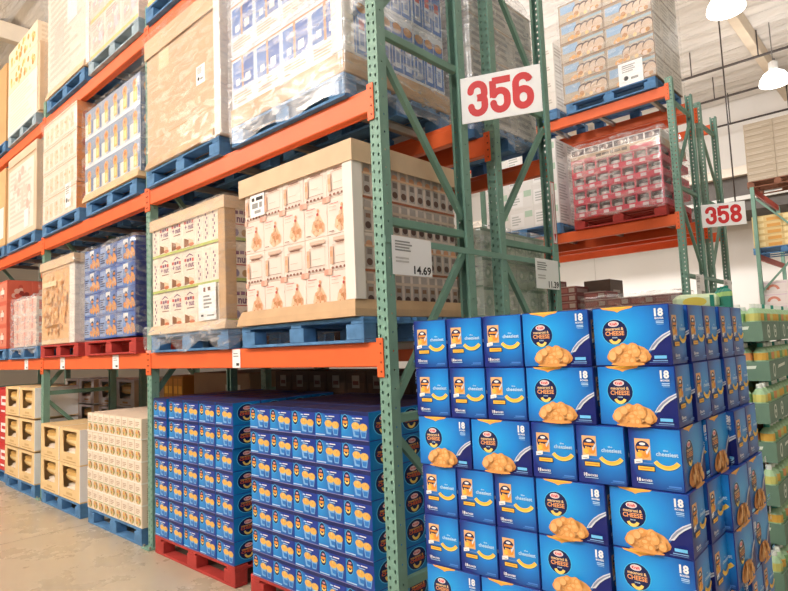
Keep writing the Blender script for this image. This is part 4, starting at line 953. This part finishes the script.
# loose pack lying on top
t = empty('water_pack', (.80, 2.62, .150+.2335*7+.005), .5)
mb = MB(); mb.box(-.15, -.10, 0, .15, .10, .12, M('#d6e4bd', .3), .03); mb.art('-y', (-.15, -.10, 0, .15, .10, .12), [('e', .4, .5, .28, .3, M('#e3c95a', .4)), ('r', .75, .1, .85, .9, CPT)]); mb.build('pack_body', t)
for q in range(3):
    b = bottle_mesh(.04, .17, M('#3f8f7c', .3), M('#b9d98a', .4), CPT); bo = b.build('bottle', t, (.195, -.09+.09*q, 0), smooth=False); cap_mesh(.04, .17, CPT).build('cap', bo)
tag(t, 'green wrapped water pack lying on top of the tray stack', 'water pack')

# ------------------------------------------------------------------ signs and cards
def sign(p0, p1, z0, z1, digits, label):
    p0, p1 = Vector(p0), Vector(p1); Lr = (p1-p0).length; ang = math.atan2(p1.y-p0.y, p1.x-p0.x); h = z1-z0
    t = empty('aisle_sign', (p0.x, p0.y, z0), ang)
    mb = MB(); D = (0, -.004, 0, Lr, .004, h); mb.box(*D, PAPER, .001); n = len(digits); w = .85/n
    mb.art('-y', D, [('d', c, .085+w*i, .11, .085+w*i+w*.91, .89, REDINK) for i, c in enumerate(digits)], eps=.0004)
    mb.art('+y', D, [('d', c, .085+w*i, .11, .085+w*i+w*.91, .89, REDINK) for i, c in enumerate(digits)], eps=.0004); mb.build('sign_panel', t)
    mb = MB(); mb.tube((.0, .012, h*.8), (Lr*.9, .012, h*.8), .006, GREENd, 8); mb.tube((.0, .012, h*.2), (Lr*.9, .012, h*.2), .006, GREENd, 8); mb.build('bracket', t)
    tag(t, label, 'sign', 'red numbered aisle signs')
sign((.008, .772), (.478, .972), 3.03, 3.335, '356', 'white aisle sign reading 356 in red on the near rack')
sign((.006, 6.02), (.47, 6.22), 2.97, 3.27, '358', 'white aisle sign reading 358 in red on the far rack')
def card(y0, y1, z0, z1, x, price, label, small):
    mb = MB(); D = (x-.0015, y0, z0, x, y1, z1); mb.box(*D, PAPER)
    mb.art('+x', D, ([('t', price, .52, .04, .97, .27, INK)] if price else [('r', .55, .06, .95, .22, GREYINK)])+lines(.07, .6, .62, .9, 4, GREYINK, 4)+lines(.07, .3, .4, .48, 2, M('#c9c6c2', .6), 2), eps=.0003)
    tag(mb.build('price_card'), label, 'price card', 'white price cards')
card(.045, .385, 2.005, 2.222, .0095, '14.69', 'white price card reading 14.69 hung beside the green corner post', 0)
card(1.605, 1.96, 1.995, 2.222, .0095, '11.39', 'white price card reading 11.39 on the rear row post', 0)
mb = MB(); D = (.0015, 1.925, 2.36, .003, 1.985, 2.86); mb.box(*D, PAPER); mb.art('+x', D, [('r', 0, 0, 1, .012, REDINK), ('r', 0, .988, 1, 1, REDINK), ('r', 0, 0, .1, 1, REDINK), ('r', .9, 0, 1, 1, REDINK), ('p', [(.2, .16), (.5, .03), (.8, .16)], REDINK), ('r', .42, .16, .58, .8, M('#d99', .5) if False else M('#c98c8c', .5))], eps=.0003)
tag(mb.build('arrow_label'), 'narrow white label with a red down arrow on the rear row post', 'label')
for y0, y1, nm in ((FY+.28, FY+.62, 'left'), (FY+1.55, FY+1.95, 'right')):
    card(y0, y1, 2.08, 2.34, .0095, '', f'white price card on the far rack bar under the 358 sign, {nm} one', 0)
def tagcard(x, z, label, y=-.0065, w=.085, h=.13):
    mb = MB(); D = (x, y-.0015, z, x+w, y, z+h); mb.box(*D, PAPER); mb.art('-y', D, [('r', .5, .12, .85, .26, INK), ('r', .15, .6, .8, .66, GREYINK), ('r', .15, .75, .7, .8, GREYINK)]); tag(mb.build('price_tag'), label, 'price tag', 'white price tags on the shelf beams')
tagcard(-1.53, LEV[0]-.134, 'white price tag on the lower beam under the snack cartons', w=.10)
tagcard(-3.62, LEV[0]-.134, 'white price tag on the lower beam under the blue snack cases', w=.14)
tagcard(-5.05, LEV[0]-.134, 'white price tag on the lower beam under the tan printed bin', w=.14)
tagcard(-6.35, LEV[0]-.134, 'white price tag on the lower beam under the pale pink load', w=.14)

# ------------------------------------------------------------------ stretch wrap
def wrap(x0, x1, y0, y1, z0, z1, label, m, sides=('f', 'r'), amp=.008, seed=1, topfold=True, nz=10, nu=18):
    rd = random.Random(seed); mb = MB(); pts = []
    ring = []
    if 'l' in sides: ring += [((x0, y1), (x0, y0))]
    ring += [((x0, y0), (x1, y0)), ((x1, y0), (x1, y1))]
    path = []
    for a, b in ring:
        for i in range(nu): path.append((a[0]+(b[0]-a[0])*i/nu, a[1]+(b[1]-a[1])*i/nu))
    path.append(ring[-1][1]); n = len(path); cx, cy = (x0+x1)/2, (y0+y1)/2
    ph = [rd.uniform(0, 6.28) for _ in range(6)]
    for k in range(nz+1):
        for i, (x, y) in enumerate(path):
            dx, dy = x-cx, y-cy; l = math.hypot(dx, dy); f = k/nz
            q = amp*(.6+.4*math.sin(i*1.7+k*2.3+ph[0])*math.cos(i*.9-k*1.1+ph[1]))+rd.uniform(0, amp*.5)
            zz_ = z0+(z1-z0)*f+(0 if 0 < k < nz else (amp*2.2*math.sin(i*.8+ph[2]) if k == 0 else amp*1.2*math.sin(i*.7+ph[3])))
            pts.append((x+dx/l*q*1.4, y+dy/l*q*1.4, zz_))
    fs = [(k*n+i, k*n+i+1, (k+1)*n+i+1, (k+1)*n+i) for k in range(nz) for i in range(n-1)]
    if topfold:
        b = len(pts)
        for i, (x, y) in enumerate(path):
            dx, dy = cx-x, cy-y; l = math.hypot(dx, dy); q = .10+.03*math.sin(i*1.3+ph[4]); pts.append((x+dx/l*q, y+dy/l*q, z1+.012+.01*math.sin(i*2.1+ph[5])))
        fs += [(nz*n+i, nz*n+i+1, b+i+1, b+i) for i in range(n-1)]
    mb.mesh(pts, fs, m)
    o = mb.build('stretch_wrap', smooth=True); tag(o, label, 'stretch wrap', 'clear stretch wrap on the loads'); return o
FILM = film_mat('stretch_film', '#f4f1ee', .10, .5, .45); FILMW = film_mat('milky_stretch_film', '#f6f6f8', .14, .42, .7)
wrap(-1.447, -.216, -.042, .985, LEV[1]+.02, 4.5, 'milky stretch wrap around the white and blue cases near the green post', FILMW, seed=3)
wrap(-4.275, -3.03, -.058, .98, Z1+.02, Z1+.935, 'clear stretch wrap around the blue snack cases', FILM, seed=5)
wrap(-2.745, -1.52, -.075, .97, LEV[0]+.035, Z1+.05, 'crumpled clear wrap around the pallet below the granola cartons', FILMW, amp=.02, seed=6, topfold=False, nz=5)
wrap(-1.385, -.145, FY0-.02, FY0+1.06, G2-.02, zz+.24, 'clear stretch wrap around the red can trays on the far rack', FILM, seed=7)
wrap(-1.335, -.085, FY0, FY0+.5, G1-.02, G1+.36, 'crumpled clear wrap around the flat maroon fruit boxes', FILM, seed=31, amp=.012, nz=5)
wrap(-1.325, -.125, RY, RY+.95, Z1+.01, Z1+.66, 'clear stretch wrap around the pale green bottle cases', FILM, seed=8)
wrap(-1.325, -.125, RY, RY+.95, Z2-.12, Z2+1.12, 'loose milky wrap around the grey cases in the rear row', FILMW, seed=9, amp=.018)
wrap(-6.735, -5.79, -.06, .64, Z1-.06, Z1+.62, 'clear wrap around the short pale pink load', FILMW, seed=10, amp=.015)
wrap(-1.415, -.128, FY0-.015, FY0+1.03, G3+.01, G3+1.45, 'clear stretch wrap around the printed food cases high on the far rack', film_mat('thin_film', '#f4f1ee', .06, .3, .6), seed=11)

THIN = film_mat('thin_streaky_film', '#f6efe8', .04, .30, .6)
wrap(-2.815, -1.545, -.066, .985, Z2-.02, Z2+1.2, 'thin streaky wrap around the tall plain brown carton', THIN, seed=21, amp=.005)
wrap(-5.64, -4.52, -.062, .985, Z1+.01, Z1+.97, 'thin streaky wrap around the tan nut print bin', THIN, seed=22, amp=.005)
wrap(-5.63, -4.47, -.05, .5, Z2+.01, Z2+1.22, 'thin streaky wrap around the cream fruit boxes with orange ends', THIN, seed=23, amp=.004)
wrap(-5.49, -4.13, -.055, .98, Z3+.01, Z3+1.38, 'thin streaky wrap around the tall pale carton on the topmost shelf', THIN, seed=24, amp=.006)
wrap(-4.15, -2.94, -.052, .45, Z3-.03, Z3+.83, 'thin streaky wrap around the pale bagged goods on the topmost shelf', THIN, seed=25, amp=.006)
wrap(-4.275, -2.925, -.056, 1.0, Z2+.02, Z2+.99, 'thin streaky wrap around the grey chip cases', THIN, seed=26, amp=.004)
wrap(-2.735, -1.53, -.06, .96, Z1+.03, Z1+.98, 'thin streaky wrap around the granola cartons', THIN, seed=27, amp=.004)
# ------------------------------------------------------------------ lamps
LAMP = emit('lamp_diffuser', '#fffaf2', 6.0)
def make_lamp():
    t = empty('pendant_lamp')
    mb = MB(); mb.lathe([(.30, 0, LAMP), (.315, .03, LAMP), (.29, .14, LAMP), (.22, .25, LAMP), (.12, .32, LAMP), (.10, .33, LAMP)], LAMP, 24); mb.build('dome_diffuser', t, smooth=True)
    mb = MB(); mb.lathe([(.10, .33, None), (.10, .52, None), (.05, .56, None)], M('#d9d6d2', .4), 14); mb.build('ballast_housing', t)
    mb = MB(); mb.tube((0, 0, .56), (0, 0, 1.5), .012, M('#777370', .5), 6); mb.build('hanger', t)
    return Proto(t)
LP = make_lamp()
LP.put((-.15, 9.25, 7.3), 'bright white dome pendant lamp cut by the top photo edge', 'lamp', 'white dome pendant lamps')
LP.put((-.18, 13.6, 7.3), 'bright white dome pendant lamp farther back near the right photo edge', 'lamp', 'white dome pendant lamps')
def light(kind, loc, power, col, size=.6, rot=(0, 0, 0)):
    l = bpy.data.lights.new('light', kind); l.energy = power; l.color = lin(col)[:3]
    if kind == 'AREA': l.shape = 'DISK'; l.size = size
    else: l.shadow_soft_size = size
    o = bpy.data.objects.new('bay_or_fill_light', l); C.objects.link(o); o.location = loc; o.rotation_euler = rot; return o
for x in (-13, -8.5, -4.2, .2): light('POINT', (x, -7.6, 7.8), 820, '#fff1e4' if x < -1 else '#fdfaf6', .45)  # out-of-view fill set far back to light the loads evenly
light('POINT', (4.4, -6.5, 7.8), 480, '#f8fafc', .45)  # fill added out of view to brighten the display's right side
for x in (-9, -4.5, -.15):
    light('POINT', (x, 3.7, 7.6), 190, '#f8fafc', .45)
    for y_, pw, ps in ((9.25, 110, 300), (13.6, 120, 560)):
        light('POINT', (x, y_, 7.25), pw, '#fbf8f6', .45)
        sp = light('SPOT', (x, y_, 7.25), ps, '#fbf8f6', .3); sp.data.spot_size = math.radians(160); sp.data.spot_blend = .4  # extra spot added to brighten the back wall
light('POINT', (4.4, 4.5, 7.6), 130, '#fff7f0', .45); light('POINT', (1.0, -11, 7.6), 760, '#f8fafc', .5)  # last one is fill added out of view for the display front

wd = bpy.data.worlds.new('world'); scene.world = wd; wd.use_nodes = True
bg = wd.node_tree.nodes['Background']; bg.inputs['Color'].default_value = lin('#f8f5f2'); bg.inputs['Strength'].default_value = .30

# ------------------------------------------------------------------ camera
cd = bpy.data.cameras.new('camera'); co = bpy.data.objects.new('camera', cd); C.objects.link(co)
yaw, pit, roll = .7464, .0840, -.0417
f = Vector((-math.sin(yaw)*math.cos(pit), math.cos(yaw)*math.cos(pit), math.sin(pit))); r = f.cross(Vector((0, 0, 1))).normalized(); u = r.cross(f)
c_, s_ = math.cos(roll), math.sin(roll); r2 = r*c_+u*s_; u2 = u*c_-r*s_
mt = Matrix((r2, u2, -f)).transposed().to_4x4(); mt.translation = (2.1783, -2.2999, 1.6179); co.matrix_world = mt
cd.sensor_width = 36; cd.lens = 588.5/788*36; cd.clip_start = .05; cd.clip_end = 200
scene.camera = co
scene.view_settings.view_transform = 'Standard'; scene.view_settings.look = 'None'; scene.view_settings.gamma = 1; scene.view_settings.use_curve_mapping = False
scene.view_settings.exposure = 0.0
